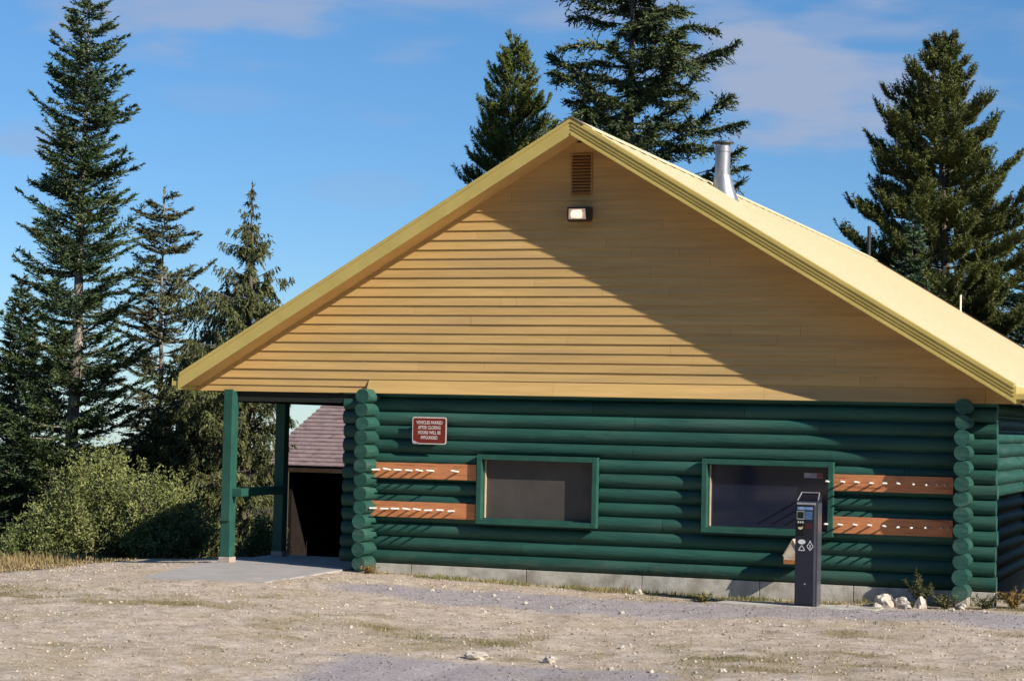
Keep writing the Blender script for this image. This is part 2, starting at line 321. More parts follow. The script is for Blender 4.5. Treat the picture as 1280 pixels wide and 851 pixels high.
sf = MB(); sf.box(9.0, 9.12, 6.63, 6.73, .55, 1.78); sf.box(9.0, 9.12, 8.02, 8.12, .55, 1.78); sf.box(9.0, 9.12, 6.73, 8.02, 1.68, 1.78); sf.box(9.0, 9.12, 6.73, 8.02, .55, .65)
sw = sf.build('window', TRIM, lodge)
GLS = mat('dark_glass', (.010,.013,.022), rough=.04, spec=.6)
pn = MB(); pn.box(8.95, 8.97, 6.73, 8.02, .65, 1.68); pn.build('pane', GLS, sw)
bw = MB(); bw.box(-.1, 9.0, YB-.8, YB-.6, -1.5, 2.6); bw.build('back_wall', GREEN, lodge)
# foundation
fd = MB()
for (a, b) in [(-.02, .62), (.63, 2.49), (2.50, 4.29), (4.30, 6.05), (6.06, 7.4), (7.41, 9.02), (9.03, 9.36)]: fd.box(a+.003, b, .035, .3, -1.3, 0.0)
fd.box(-.02, 9.36, .06, .28, -1.31, -.01)
fd.box(9.0, 9.03, .3, YB-.6, -1.3, .0); fd.box(-.1, .05, .3, YB-.6, -1.3, 0)
fd.box(8.86, 9.03, -.30, .03, -1.2, -.07)
fd.build('foundation', CONC, lodge, bevel=.004)

# gable siding
def xs(z): h = (ZA+.05-z)/K; return XA-h, XA+h
sd_ = MB(); z = 2.812; zs = [2.598, 2.70, 2.812]
while z < ZA-.08: z += .1425; zs.append(z)
def board(x0b, x1b, x0t, x1t, z0, z1, yb=-.030, yt=-.008, th=.024):
    sd_.add([(x0b,yb,z0),(x1b,yb,z0),(x1t,yt,z1),(x0t,yt,z1),(x0b,yb+th,z0),(x1b,yb+th,z0),(x1t,yt+th,z1),(x0t,yt+th,z1)],
            [(0,1,2,3),(5,4,7,6),(1,0,4,5),(1,5,6,2),(3,2,6,7),(0,3,7,4)])
for i in range(len(zs)-1):
    z0, z1 = zs[i], min(zs[i+1]+.012, ZA+.04); a0, b0 = xs(z0); a1, b1 = xs(z1)
    if i < 2: b0 = b1 = -.13
    cuts = [a0+(b0-a0)*q for q in sorted(rs.uniform(.1, .9) for _ in range(2 if b0-a0 > 6 else (1 if b0-a0 > 3 else 0)))]
    xb = [a0]+cuts+[b0]; xt = [a1]+cuts+[b1]
    for k in range(len(xb)-1):
        j = rs.uniform(-.002, .002); board(xb[k]+(.0015 if k else 0), xb[k+1]-(.0015 if k < len(xb)-2 else 0), xt[k]+(.0015 if k else 0), xt[k+1]-(.0015 if k < len(xb)-2 else 0), z0+rs.uniform(-.002, .002), z1, yb=-.030+j)
x0, x1 = xs(2.6)
cutsk = [-.13, 2.9, 6.1, x1-.55]
for a, b in zip(cutsk, cutsk[1:]): board(a+.0015, b-.0015, a+.0015, b-.0015, 2.598, 2.82, yb=-.125, yt=-.012, th=.02)
board(x1-.55, x1, x1-.55, xs(2.82)[1], 2.598, 2.82, yb=-.06, yt=-.012, th=.02)
sd_.add([(-.13,-.125,2.598),(-.13,.0,2.598),(-.13,-.012,2.82)], [(0,1,2)])
sd_.build('gable_siding', YEL, lodge)
bk = MB(); bk.prism([(x0-.02, .03, 2.60), (x1+.02, .03, 2.60), (XA, .03, ZA+.05)], (0, .08, 0)); bk.build('gable_wall', BROWN, lodge)
# louvred vent
v = MB(); vx0, vx1, vz0, vz1 = 3.10, 3.43, 5.61, 6.19
v.box(vx0-.0, vx0+.022, -.052, -.028, vz0, vz1); v.box(vx1-.022, vx1, -.052, -.028, vz0, vz1); v.box(vx0, vx1, -.053, -.028, vz1, vz1+.02); v.box(vx0, vx1, -.053, -.028, vz0-.02, vz0)
ve = v.build('louvre_vent', mat('vent_paint', (.36,.19,.065), (.42,.23,.08), scale=5, rough=.7), lodge)
sl = MB()
for i in range(12):
    zz = vz0+.01+i*(vz1-vz0-.01)/12
    sl.add([(vx0+.022,-.054,zz),(vx1-.022,-.054,zz),(vx1-.022,-.034,zz+.028),(vx0+.022,-.034,zz+.028),(vx0+.022,-.048,zz-.004),(vx1-.022,-.048,zz-.004)], [(0,1,2,3),(1,0,4,5)])
sl.build('slats', mat('vent_slat', (.40,.21,.07), rough=.7), ve)
bb = MB(); bb.box(vx0+.02, vx1-.02, -.033, -.0305, vz0, vz1); bb.build('screen', mat('vent_dark', (.03,.015,.008), rough=.9), ve)
# flood lamp
la = MB(); lx0, lx1, lz0, lz1 = 3.11, 3.47, 5.19, 5.40
la.box(lx0+.1, lx1-.1, -.09, -.03, lz0+.04, lz1-.03)
la.prism([(lx0,-.23,lz1),(lx0,-.09,lz1+.012),(lx0,-.09,lz0+.03),(lx0,-.15,lz0-.005),(lx0,-.225,lz0+.02)], (lx1-lx0, 0, 0))
lamp = la.build('flood_lamp', mat('lamp_bronze', (.035,.022,.015), rough=.4, spec=.5), lodge, bevel=.008)
le = MB(); le.add([(lx0+.03,-.236,lz0+.03),(lx1-.06,-.236,lz0+.03),(lx1-.075,-.242,lz1-.03),(lx0+.03,-.242,lz1-.03)], [(0,1,2,3)])
le.add([(lx0+.03,-.234,lz0+.028),(lx1-.06,-.234,lz0+.028),(lx1-.075,-.238,lz1-.028),(lx0+.03,-.238,lz1-.028)], [(3,2,1,0)])
le.build('lens', mat('lamp_glass', (.55,.5,.42), (.9,.85,.75), scale=9, rough=.2, spec=.5, emit=((1.0,.60,.30), .16)), lamp)
bl = MB(); bl.add([(lx0+.075,-.245,lz0+.05),(lx1-.125,-.245,lz0+.045),(lx1-.115,-.255,(lz0+lz1)/2),(lx1-.135,-.248,lz1-.045),(lx0+.085,-.248,lz1-.05),(lx0+.065,-.255,(lz0+lz1)/2)], [(0,1,2,3,4,5)])
bl.build('bulb', mat('bulb_glow', (.8,.7,.55), rough=.4, emit=((1.0,.80,.55), 1.0)), lamp)

# roof
RT = .235
rf = MB()
for sgn in (-1, 1):
    xe = XA+sgn*(S-.02); ze = ZA-K*(S-.02)
    prof = [(XA, -.58, ZA+.10), (xe, -.58, ze+.10), (xe, -.58, ze+RT-.005), (XA, -.58, ZA+RT-.005)]
    rf.prism(prof, (0, YB+.58, 0))
roof = rf.build('roof', YROOF, lodge)
# standing ribs of the metal roof running down the slope
rb = MB()
nrib = 40
for i in range(nrib):
    y = -.30+i*(YB+.1)/nrib
    for sgn in (-1, 1):
        a = Vector((XA+sgn*.1, y, ZA+RT-K*.1)); b = Vector((XA+sgn*(S-.02), y, ZA+RT-K*(S-.02)))
        rb.prism([a, a+Vector((0,.02,0)), a+Vector((0,.02,.012)), a+Vector((0,0,.012))], b-a)
rb.build('standing_ribs', YROOF, roof)
for sgn in (-1, 1):
    fa = MB(); xe = XA+sgn*S; ze = ZA-K*S
    def strip(y0, y1, lo, hi, mi=0):
        fa.cur = mi
        fa.prism([(XA, y0, ZA+lo), (xe, y0, ze+lo), (xe, y0, ze+hi), (XA, y0, ZA+hi)], (0, y1-y0, 0)); fa.cur = 0
    strip(-.600, -.585, .0, RT); strip(-.618, -.601, RT-.04, RT+.012)
    if sgn > 0: strip(-.612, -.601, .0, .035); strip(-.610, -.601, .085, .095); strip(-.612, -.601, .135, .15)
    strip(-.601, -.46, RT+.001, RT+.022); strip(-.36, -.33, RT+.001, RT+.02)
    fa.build('rake_trim', YTRIM, roof)
    so = MB(); xe2 = XA+sgn*(S-.03); ze2 = ZA-K*(S-.03)
    so.prism([(XA, -.584, ZA+.045), (xe2, -.584, ze2+.045), (xe2, -.584, ze2+.06), (XA, -.584, ZA+.06)], (0, YB+.57, 0)); so.build('soffit', SOFF, roof)
    br = MB(); br.prism([(XA, YB, ZA-.02), (xe, YB, ze-.02), (xe, YB, ze+RT+.03), (XA, YB, ZA+RT+.03)], (0, .03, 0)); br.build('rear_rake_trim', BROWN, roof)
    ea = MB(); ea.box(min(xe, xe+sgn*.025), max(xe, xe+sgn*.025), -.60, YB, ze-.01, ze+RT-.01)
    g0 = xe+sgn*.027; g1 = xe+sgn*.14
    ea.prism([(g0,-.58,ze+.05),(g0,-.58,ze+.19),(g0+sgn*.006,-.58,ze+.19),(g0+sgn*.006,-.58,ze+.06),(g1-sgn*.006,-.58,ze+.08)], (0, YB+.5, 0)) if False else None
    ea.box(min(g0,g1), max(g0,g1), -.58, YB, ze+.04, ze+.05); ea.box(min(g1-sgn*.008,g1), max(g1-sgn*.008,g1), -.58, YB, ze+.05, ze+.165)
    ea.box(min(g0,g1), max(g0,g1), -.585, -.58, ze+.05, ze+.12)
    ea.build('eave_gutter', YTRIM, roof)
rc = MB()
for sgn in (-1, 1):
    a = [(XA, -.63, ZA+RT+.035), (XA+sgn*.20, -.63, ZA+RT+.035-K*.20), (XA+sgn*.20, -.63, ZA+RT+.020-K*.20), (XA, -.63, ZA+RT+.020)]
    rc.prism(a, (0, .42, 0))
    rc.cur = 1; rc.prism([Vector(q)+Vector((0,.421,-.003)) for q in a], (0, YB+.2, 0)); rc.cur = 0

rc.build('ridge_cap', [mat('weathered_ridge_cap', (.16,.12,.07), (.26,.20,.10), scale=3, rough=.6), YROOF], roof)
# porch eave skirt boards (underside of the gable over the porch) and ceiling
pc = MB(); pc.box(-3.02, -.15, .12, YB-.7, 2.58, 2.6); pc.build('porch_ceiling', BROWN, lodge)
pb = MB(); pb.box(-2.58, -.3, .02, .16, 2.44, 2.597); pb.box(-2.56, -2.40, .17, 6.0, 2.42, 2.578); pb.build('porch_beam', mat('shade_darkened_beam', (.016,.022,.018), rough=.8), lodge)  # beam colour darkened to carry the porch shade
for k, (px, py) in enumerate([(-2.50, -.03), (-2.50, 1.78)]):
    m = MB(); m.box(px-.085, px+.085, py-.09, py+.09, -.02, 2.60 if k == 0 else 2.42)
    if k == 0: m.box(px-.07, px+.085, py-.118, py-.092, .55, 2.62)
    po = m.build('porch_post', TRIM, lodge, bevel=.006)
    m = MB(); m.box(px-.10, px+.10, py-.105, py+.105, -.10, -.015); m.build('post_base', mat('post_base_concrete', (.42,.34,.30), (.5,.42,.37), scale=8, rough=.9), po, bevel=.006)
m = MB(); m.box(-2.585, -2.585+.04, .07, 1.69, .93, 1.06); m.box(-2.54, -2.25, -.075, -.035, .93, 1.06); m.box(-2.41, -2.37, -.03, 1.69, .932, 1.058); m.build('porch_rail', TRIM, lodge, bevel=.004)

# windows
GL1 = mat('dusty_screened_pane', (.070,.064,.060), (.090,.082,.076), scale=3, rough=.35, spec=.35)
GL2 = mat('navy_reflection_pane', (.010,.016,.040), (.018,.022,.040), scale=2.2, rough=.05, spec=1.0)  # navy base colour stands in for blue reflected in the glass
for k, (x0, x1, z0, z1) in enumerate(WIN):
    yf = -.115; m = MB(); fwd = .075
    m.box(x0, x0+fwd, yf, .0, z0, z1); m.box(x1-fwd, x1, yf, .0, z0, z1); m.box(x0+fwd, x1-fwd, yf+.002, .0, z1-fwd, z1); m.box(x0+fwd, x1-fwd, yf+.002, .0, z0, z0+fwd)
    o = m.build('window', TRIM, lodge, bevel=.004)
    prop(o, ['left window with a dusty dark grey pane', 'right window with a reflecting pane and a small sticker'][k])
    m = MB(); a, b, c, d = x0+.04, x1-.04, z0+.04, z1-.04
    m.box(a, a+.05, .001, .2, c, d); m.box(b-.05, b, .001, .2, c, d); m.box(a+.05, b-.05, .001, .2, d-.045, d); m.box(a+.05, b-.05, .001, .2, c, c+.05)
    m.build('inner_frame', TRIM, o, bevel=.003)
    m = MB(); m.box(a+.051, a+.066, .0, .05, c+.051, d-.046); m.build('jamb_strip', mat('bare_wood_strip', (.46,.36,.25), (.54,.44,.32), scale=8, rough=.6), o)
    m = MB(); m.box(a+.03, b-.03, .055, .07, c+.02, d-.02); m.build('pane', (GL1, GL2)[k], o)
    if k == 1:
        m = MB(); m.box(x1-.45, x1-.18, .050, .053, z1-.235, z1-.165); stk = m.build('sticker', mat('sticker_white', (.30,.30,.36), (.45,.42,.45), scale=30, rough=.5), o)
        m = MB(); m.box(x1-.27, x1-.182, .047, .0495, z1-.228, z1-.172); m.build('sticker_panel', mat('sticker_red', (.32,.10,.08), rough=.5), stk)
# ski racks
def peg_mesh():
    m = MB(); m.tube([(0,0,0),(0,-.05,.002),(0,-.265,.012),(0,-.275,.0125)], [.013,.0135,.0135,.010], 8)
    me = bpy.data.meshes.new('peg'); me.from_pydata(m.v, [], m.f); me.polygons.foreach_set('use_smooth', m.sm); me.materials.append(PEG); return me
pm = peg_mesh()
def px2x(px, z):        # where along the wall a peg stands (solved for once, kept as metres)
    f = F_PX; c = Vector(M.translation); d = fw+r2*((px-640)/f); t_ = (-.05-c.y)/d.y; return c.x+d.x*t_
PEGS = [(-.05, 1.69, 1.305, 1.543, [.095,.275,.455,.635,.81,.995,1.40]),
        (-.04, 1.69, .715, .952, [-.09,.055,.25,.43,.615,.79,.98,1.165,1.345]),
        (7.10, 8.79, 1.332, 1.566, [7.06,7.27,7.475,7.675,7.87,8.065,8.265,8.46,8.59,8.70]),
        (7.10, 8.79, .737, .970, [7.05,7.245,7.455,7.66,7.865,8.055,8.255,8.455,8.65,8.75])]
BL = ['upper left rack board with seven pegs and one gap', 'lower left rack board with nine pegs', 'upper right rack board beside the corner logs', 'lower right rack board beside the corner logs']
for bi, (a, b, z0, z1, xs_) in enumerate(PEGS):
    m = MB(); m.add([(a,-.052,z0),(b,-.052,z0+.004),(b,-.052,z1+.004),(a,-.052,z1),(a,-.014,z0),(b,-.014,z0+.004),(b,-.014,z1+.004),(a,-.014,z1)], [(0,1,2,3),(5,4,7,6),(1,0,4,5),(1,5,6,2),(3,2,6,7),(0,3,7,4)])
    bo = m.build('rack_board', WOOD, lodge, bevel=.004); bo['label'] = BL[bi]
    for x in xs_:
        pg = bpy.data.objects.new('peg', pm); COL.objects.link(pg); pg.parent = bo
        pg.location = (x, -.048, (z0+z1)/2+.006+rs.uniform(-.004, .004)); pg.rotation_euler = (R(rs.uniform(-3, 2)), 0, R(rs.uniform(-3, 3)))
        if x > 8.55: pg.scale = (.8, .55, .8)

# ------------------------------------------------------------------ sign
sg = empty('sign', (.93, -.06, 1.84), 'small maroon metal sign with white lettering and border on green logs', 'sign')
def rrect(m, x0, x1, z0, z1, r, y0, y1, n=5):
    pts = []
    for (cx, cz, a0) in ((x1-r, z1-r, 0), (x0+r, z1-r, 90), (x0+r, z0+r, 180), (x1-r, z0+r, 270)):
        for i in range(n+1):
            a = R(a0+90*i/n); pts.append((cx+r*math.cos(a), y0, cz+r*math.sin(a)))
    m.prism(pts, (0, y1-y0, 0))
SX0, SX1, SZ0, SZ1, SY = .650, 1.213, 1.838, 2.250, -.10
SWHT = mat('sign_white', (.62,.56,.52), (.72,.66,.62), scale=20, rough=.5)
m = MB(); rrect(m, SX0, SX1, SZ0, SZ1, .035, SY, SY+.004); m.build('sign_plate', SWHT, sg)
m = MB(); rrect(m, SX0+.018, SX1-.018, SZ0+.018, SZ1-.018, .025, SY-.003, SY-.0005); m.build('sign_face', mat('maroon', (.16,.022,.014), (.20,.030,.018), scale=6, rough=.45, spec=.4), sg)
m = MB(); m.prism([(SX0+.012, SY-.005, SZ0+.06), (SX0+.012, SY-.005, SZ0+.012), (SX0+.12, SY-.005, SZ0+.012)], (0, .001, 0)); m.build('peeled_corner', mat('bare_aluminium', (.5,.47,.55), rough=.5), sg)
for bx_ in (SX0+.1, SX1-.14): m = MB(); m.box(bx_, bx_+.04, SY+.004, .0, SZ0+.05, SZ1-.05); m.build('bracket', DARKM, sg)
def text_mesh(name, body, cx, cz, h, y, mt, parent, width=None):
    cu = bpy.data.curves.new(name, 'FONT'); cu.body = body; cu.size = h*1.42; cu.align_x = 'CENTER'; cu.align_y = 'BOTTOM_BASELINE'; cu.offset = h*.028; cu.extrude = .0012; cu.space_character = 1.06
    to = bpy.data.objects.new(name, cu); COL.objects.link(to); dg = bpy.context.evaluated_depsgraph_get(); dg.update()
    me = bpy.data.meshes.new_from_object(to.evaluated_get(dg)); bpy.data.objects.remove(to)
    xsv = [v.co.x for v in me.vertices]; s = (width/(max(xsv)-min(xsv))) if width else 1
    for v in me.vertices: x_, y_, z_ = v.co; v.co = (cx+x_*s, y-z_, cz+y_)
    o = link(name, me, mt); o.parent = parent; o.location = -Vector(parent.location); return o
for body, k, wd in (('VEHICLES PARKED', 0, .43), ('AFTER CLOSING', 1, .37), ('HOURS WILL BE', 2, .37), ('IMPOUNDED', 3, .27)):
    text_mesh('lettering', body, (SX0+SX1)/2, SZ1-.108-k*.076, .050, SY-.0045, SWHT, sg, wd)

# ------------------------------------------------------------------ little gabled wall box
wb = empty('wall_box', (6.575, 0, .28), 'pale gabled wooden box with rusty bottom on the log wall behind the pay station', 'wall box')
m = MB(); m.prism([(6.465,-.27,.285),(6.725,-.27,.285),(6.725,-.27,.40),(6.595,-.27,.62),(6.465,-.27,.40)], (0, .28, 0)); m.build('body', mat('weathered_white_board', (.50,.44,.36), (.62,.55,.46), scale=8, rough=.8, c3=(.38,.28,.18), s3=6), wb, bevel=.006)
m = MB(); m.box(6.469, 6.721, -.276, -.2715, .289, .345); m.box(6.460, 6.4635, -.268, -.01, .289, .345); m.build('rust_band', mat('rust', (.28,.10,.025), (.42,.20,.07), scale=22, rough=.9), wb)
m = MB()
for s in (-1, 1):
    a = Vector((6.595, -.285, .624)); b = Vector((6.595+s*.137, -.285, .392)); m.prism([a, b, b+Vector((0,0,.016)), a+Vector((0,0,.016))], (0, .285, 0))
m.build('box_roof', mat('box_roof_board', (.46,.38,.28), (.58,.50,.40), scale=9, rough=.8), wb)

# ------------------------------------------------------------------ pay station
NAVY = mat('navy_powder_coat', (.014,.017,.030), (.018,.021,.036), scale=6, rough=.42, spec=.5)
SILV = mat('brushed_silver', (.45,.47,.52), (.55,.57,.62), scale=8, rough=.35, metal=.6)
PSZ = -.212
ps = empty('parking_pay_station', (6.98, -1.05, PSZ), 'tall navy parking pay station with silver trim standing in front of the right window', 'pay station')
X0, X1, Y0, Y1 = 6.83, 7.13, -1.20, -.90
H = 1.50
m = MB(); m.box(X0, X1, Y0+.012, Y1, PSZ, PSZ+H-.12)
m.prism([(X0,Y0+.012,PSZ+H-.12),(X0,Y1,PSZ+H-.12),(X0,Y1,PSZ+H+.0),(X0,Y1-.05,PSZ+H+.0),(X0,Y0+.012,PSZ+H-.085)], (X1-X0, 0, 0)); m.build('cabinet', NAVY, ps, bevel=.010)
m = MB(); m.box(X0+.008, X1-.045, Y0, Y0+.011, PSZ+.03, PSZ+H-.10); m.build('front_door', NAVY, ps, bevel=.004)
m = MB(); m.box(X1-.040, X1-.012, Y0+.002, Y0+.011, PSZ+.0, PSZ+H-.10); m.box(X1+.001, X1+.007, Y0+.03, Y1-.02, PSZ+.0, PSZ+H-.10); m.build('edge_trim', mat('grey_edge_trim', (.13,.135,.17), (.16,.165,.20), scale=4, rough=.3, metal=.5), ps)
m = MB(); m.box(X0+.02, X1-.02, Y0-.012, Y0+.0, PSZ+H-.125, PSZ+H-.095); m.build('top_strip', SILV, ps, bevel=.003)
# raised hood frame round the solar top
m = MB(); q = [Vector((X0+.02,Y0+.03,PSZ+H-.075)), Vector((X0+.045,Y0+.18,PSZ+H+.035)), Vector((X1-.01,Y0+.18,PSZ+H+.035)), Vector((X1-.0,Y0+.05,PSZ+H-.06))]
for a, b in zip(q, q[1:]): m.tube([a, b], .009, 8)
m.build('hood_frame', SILV, ps)
m = MB(); m.prism([(X0+.035,Y0+.05,PSZ+H-.062),(X0+.035,Y0+.19,PSZ+H+.012),(X0+.035,Y0+.19,PSZ+H+.022),(X0+.035,Y0+.05,PSZ+H-.052)], (X1-X0-.07, 0, 0)); m.build('solar_panel', mat('solar_cells', (.006,.008,.02), rough=.15, spec=.7), ps)
m = MB(); m.box(X0+.02, X1-.055, Y0-.005, Y0-.0005, PSZ+H-.575, PSZ+H-.14); cp = m.build('control_panel', mat('control_black', (.012,.014,.022), rough=.35, spec=.5), ps, bevel=.003)
m = MB(); m.box(X0+.03, X1-.06, Y0-.008, Y0-.0055, PSZ+H-.195, PSZ+H-.155); m.build('blue_header', mat('blue_header', (.07,.16,.38), (.25,.36,.58), scale=18, rough=.4), cp)
m = MB(); m.box(X0+.022, X0+.125, Y0-.007, Y0-.0052, PSZ+H-.325, PSZ+H-.212); m.build('screen_bezel', mat('bezel_grey', (.38,.40,.44), rough=.4), cp)
m = MB(); m.box(X0+.032, X0+.118, Y0-.0095, Y0-.0075, PSZ+H-.312, PSZ+H-.222); m.build('screen', mat('lcd', (.010,.016,.014), rough=.15, spec=.6), cp)
m = MB(); m.box(X0+.138, X1-.065, Y0-.008, Y0-.0055, PSZ+H-.325, PSZ+H-.215); m.build('tariff_card', mat('tariff_blue', (.05,.11,.26), (.10,.18,.36), scale=25, rough=.4), cp)
m = MB()
for x in (.045, .075, .105): m.box(X0+x-.010, X0+x+.010, Y0-.010, Y0-.0055, PSZ+H-.375, PSZ+H-.352)
m.build('buttons', mat('button_white', (.6,.6,.58), rough=.4), cp)
m = MB(); m.box(X0+.135, X1-.07, Y0-.009, Y0-.0055, PSZ+H-.455, PSZ+H-.375); m.build('card_slot_plate', mat('maroon_plate', (.06,.018,.022), rough=.4), cp)
m = MB(); m.tube([(X0+.075,Y0-.0055,PSZ+H-.43),(X0+.075,Y0-.016,PSZ+H-.43)], .033, 20); m.build('coin_plate', mat('coin_plate_cream', (.75,.62,.36), (.8,.7,.48), scale=30, rough=.3, metal=.3), cp)
m = MB(); m.box(X0+.045, X0+.105, Y0-.018, Y0-.0165, PSZ+H-.428, PSZ+H-.385); m.build('coin_slot', mat('slot_black', (.008,.008,.010), rough=.5), cp)
m = MB(); m.box(X0+.035, X0+.115, Y0-.009, Y0-.0055, PSZ+H-.545, PSZ+H-.475); m.build('ticket_tray', mat('tray_black', (.006,.006,.008), rough=.6), cp)
m = MB(); m.tube([(X0+.145,Y0-.0,PSZ+.30),(X0+.145,Y0-.008,PSZ+.30)], .012, 14); m.build('door_lock', SILV, ps)
DW = mat('decal_white', (.68,.70,.74), rough=.5)
def ring(m, pts, w, y):
    n = len(pts)
    for i in range(n):
        a = Vector(pts[i]); b = Vector(pts[(i+1) % n]); d = (b-a).normalized(); nn = Vector((-d.y, d.x))*w/2; a2 = a-d*w*.4; b2 = b+d*w*.4
        m.add([(a2.x+nn.x,y,a2.y+nn.y),(a2.x-nn.x,y,a2.y-nn.y),(b2.x-nn.x,y,b2.y-nn.y),(b2.x+nn.x,y,b2.y+nn.y)], [(0,1,2,3)])
dz = PSZ+.87; dx = X0+.095
m = MB(); m.add([(dx+.052*math.cos(2*math.pi*i/24), Y0-.003, dz+.032*math.sin(2*math.pi*i/24)) for i in range(24)], [tuple(range(24))[::-1]]); m.build('oval_sticker', DW, ps)
m = MB(); ring(m, [(dx-.045, dz-.115), (dx+.045, dz-.115), (dx, dz-.045)], .010, Y0-.003); m.build('triangle_sticker', DW, ps)
ex = dx+.115; ez = dz-.055
m = MB(); ring(m, [(ex-.045, ez), (ex-.018, ez+.03), (ex, ez+.075), (ex+.018, ez+.03), (ex+.045, ez), (ex, ez-.06)], .010, Y0-.0032); m.add([(ex-.006,Y0-.0032,ez-.03),(ex+.006,Y0-.0032,ez-.03),(ex+.006,Y0-.0032,ez+.02),(ex-.006,Y0-.0032,ez+.02)], [(0,1,2,3)]); m.build('arrow_sticker', DW, ps)

# ------------------------------------------------------------------ pipes on the roof
def roof_z(x): return ZA+RT-K*abs(x-XA)
PX, PY = 3.72, 6.5
m = MB(); zb = roof_z(PX)-.06; zt = 7.20
m.tube([(PX,PY,zb+.28),(PX,PY,zb+.40),(PX,PY,zt-.02)], [.135,.135,.135], 28); m.tube([(PX,PY,zb+.34),(PX,PY,zb+.365)], .147, 28); m.tube([(PX,PY,zt-.10),(PX,PY,zt-.0)], .148, 28)
m.tube([(PX+.06,PY,zb-.22),(PX+.02,PY,zb+.10),(PX,PY,zb+.35)], [.27,.20,.150], 28)
for a in range(4): m.tube([(PX+.12*math.cos(a*1.57+.5),PY+.12*math.sin(a*1.57+.5),zt-.02),(PX+.12*math.cos(a*1.57+.5),PY+.12*math.sin(a*1.57+.5),zt+.06)], .010, 6)
m.cur = 1; m.tube([(PX,PY,zt+.050),(PX,PY,zt+.072),(PX,PY,zt+.10)], [.20,.20,.06], 28); m.tube([(PX,PY,zb+.325),(PX,PY,zb+.338)], .150, 28)
m.build('stove_pipe', [STEEL, DARKM], roof)
m = MB(); m.tube([(XA+.02,YB-.3,roof_z(XA)-.05),(XA+.02,YB-.3,7.42)], .045, 14); m.build('vent_pipe', DARKM, roof)
m = MB(); m.tube([(5.60,YB-.15,roof_z(5.6)-.1),(5.60,YB-.15,5.67)], .022, 12); m.build('vent_pipe', PEG, roof)

# ------------------------------------------------------------------ far building seen through the porch
fb = empty('far_cabin', (-10, 23, -2.5), 'distant cabin with mauve shingle roof seen through the open porch', 'cabin')
m = MB(); ex0, ex1, ey, ez_ = -12.95, -8.6, 21.0, .93
nc = 34; rise = 3.6; DEP = 5.0
def hipx(t): return ex0+t*1.9
def hipy(t): return ey+t*DEP
for i in range(nc):      # courses of shingles as shallow steps
    t0, t1 = i/nc, (i+1)/nc
    z0, z1 = ez_+rise*t0+.028, ez_+rise*t1
    a0, a1 = hipx(t0)-.02, hipx(t1); y0_, y1_ = hipy(t0)-.02, hipy(t1)
    m.add([(a0,y0_,z0),(ex1,y0_,z0),(ex1,y1_,z1),(a1,y1_,z1)], [(0,1,2,3)])
    m.add([(a0,y0_,z0-.028),(ex1,y0_,z0-.028),(ex1,y0_,z0),(a0,y0_,z0)], [(0,1,2,3)])
    m.add([(a0,ey+2*DEP-(y0_-ey),z0),(a0,y0_,z0),(a1,y1_,z1),(a1,ey+2*DEP-(y1_-ey),z1)], [(0,1,2,3)])
m.add([(ex0,ey,ez_),(ex1,ey,ez_),(ex1,ey+2*DEP,ez_),(ex0,ey+2*DEP,ez_)], [(0,1,2,3)])
m.add([(ex0,ey+2*DEP,ez_),(ex1,ey+2*DEP,ez_),(ex1,ey+DEP,ez_+rise),(ex0+1.9,ey+DEP,ez_+rise)], [(0,1,2,3)])
m.add([(ex1,ey,ez_),(ex1,ey+2*DEP,ez_),(ex1,ey+DEP,ez_+rise)], [(0,1,2)])
m.build('roof', mat('mauve_shingles', (.25,.185,.19), (.36,.28,.28), scale=6, rough=.85, bump=.3, bscale=20, stretch=(1.5,1,4), c3=(.20,.14,.145), s3=3), fb)
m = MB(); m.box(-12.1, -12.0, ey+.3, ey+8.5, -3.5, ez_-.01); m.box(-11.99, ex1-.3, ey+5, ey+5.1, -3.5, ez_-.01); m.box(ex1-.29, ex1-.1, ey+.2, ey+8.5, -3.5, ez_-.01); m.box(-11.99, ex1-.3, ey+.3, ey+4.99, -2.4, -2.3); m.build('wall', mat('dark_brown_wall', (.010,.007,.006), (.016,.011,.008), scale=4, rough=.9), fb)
m = MB(); m.box(ex0+.05, ex1, ey+.02, ey+.06, ez_-.18, ez_-.004); m.build('eave_board', BROWN, fb)
m = MB(); m.box(-12.36, -12.2, ey+.3, ey+.45, -2.6, ez_-.01); m.build('corner_post', mat('pale_post', (.30,.26,.27), rough=.8), fb)

# made-up board fence out of view, added to shade the lower side wall
fe = empty('shade_fence', (10.45, 4, -.4), 'added board fence out of view, shading the lower right side wall', 'fence')
m = MB()
for i in range(11): m.box(10.44, 10.465, .9, 8.6, -.25+i*.215, -.25+i*.215+.21)
m.build('boards', BROWN, fe)
for y in (.9, 3.4, 5.9, 8.5): m = MB(); m.box(10.47, 10.57, y, y+.1, -.9, 2.15); m.build('post', BROWN, fe)

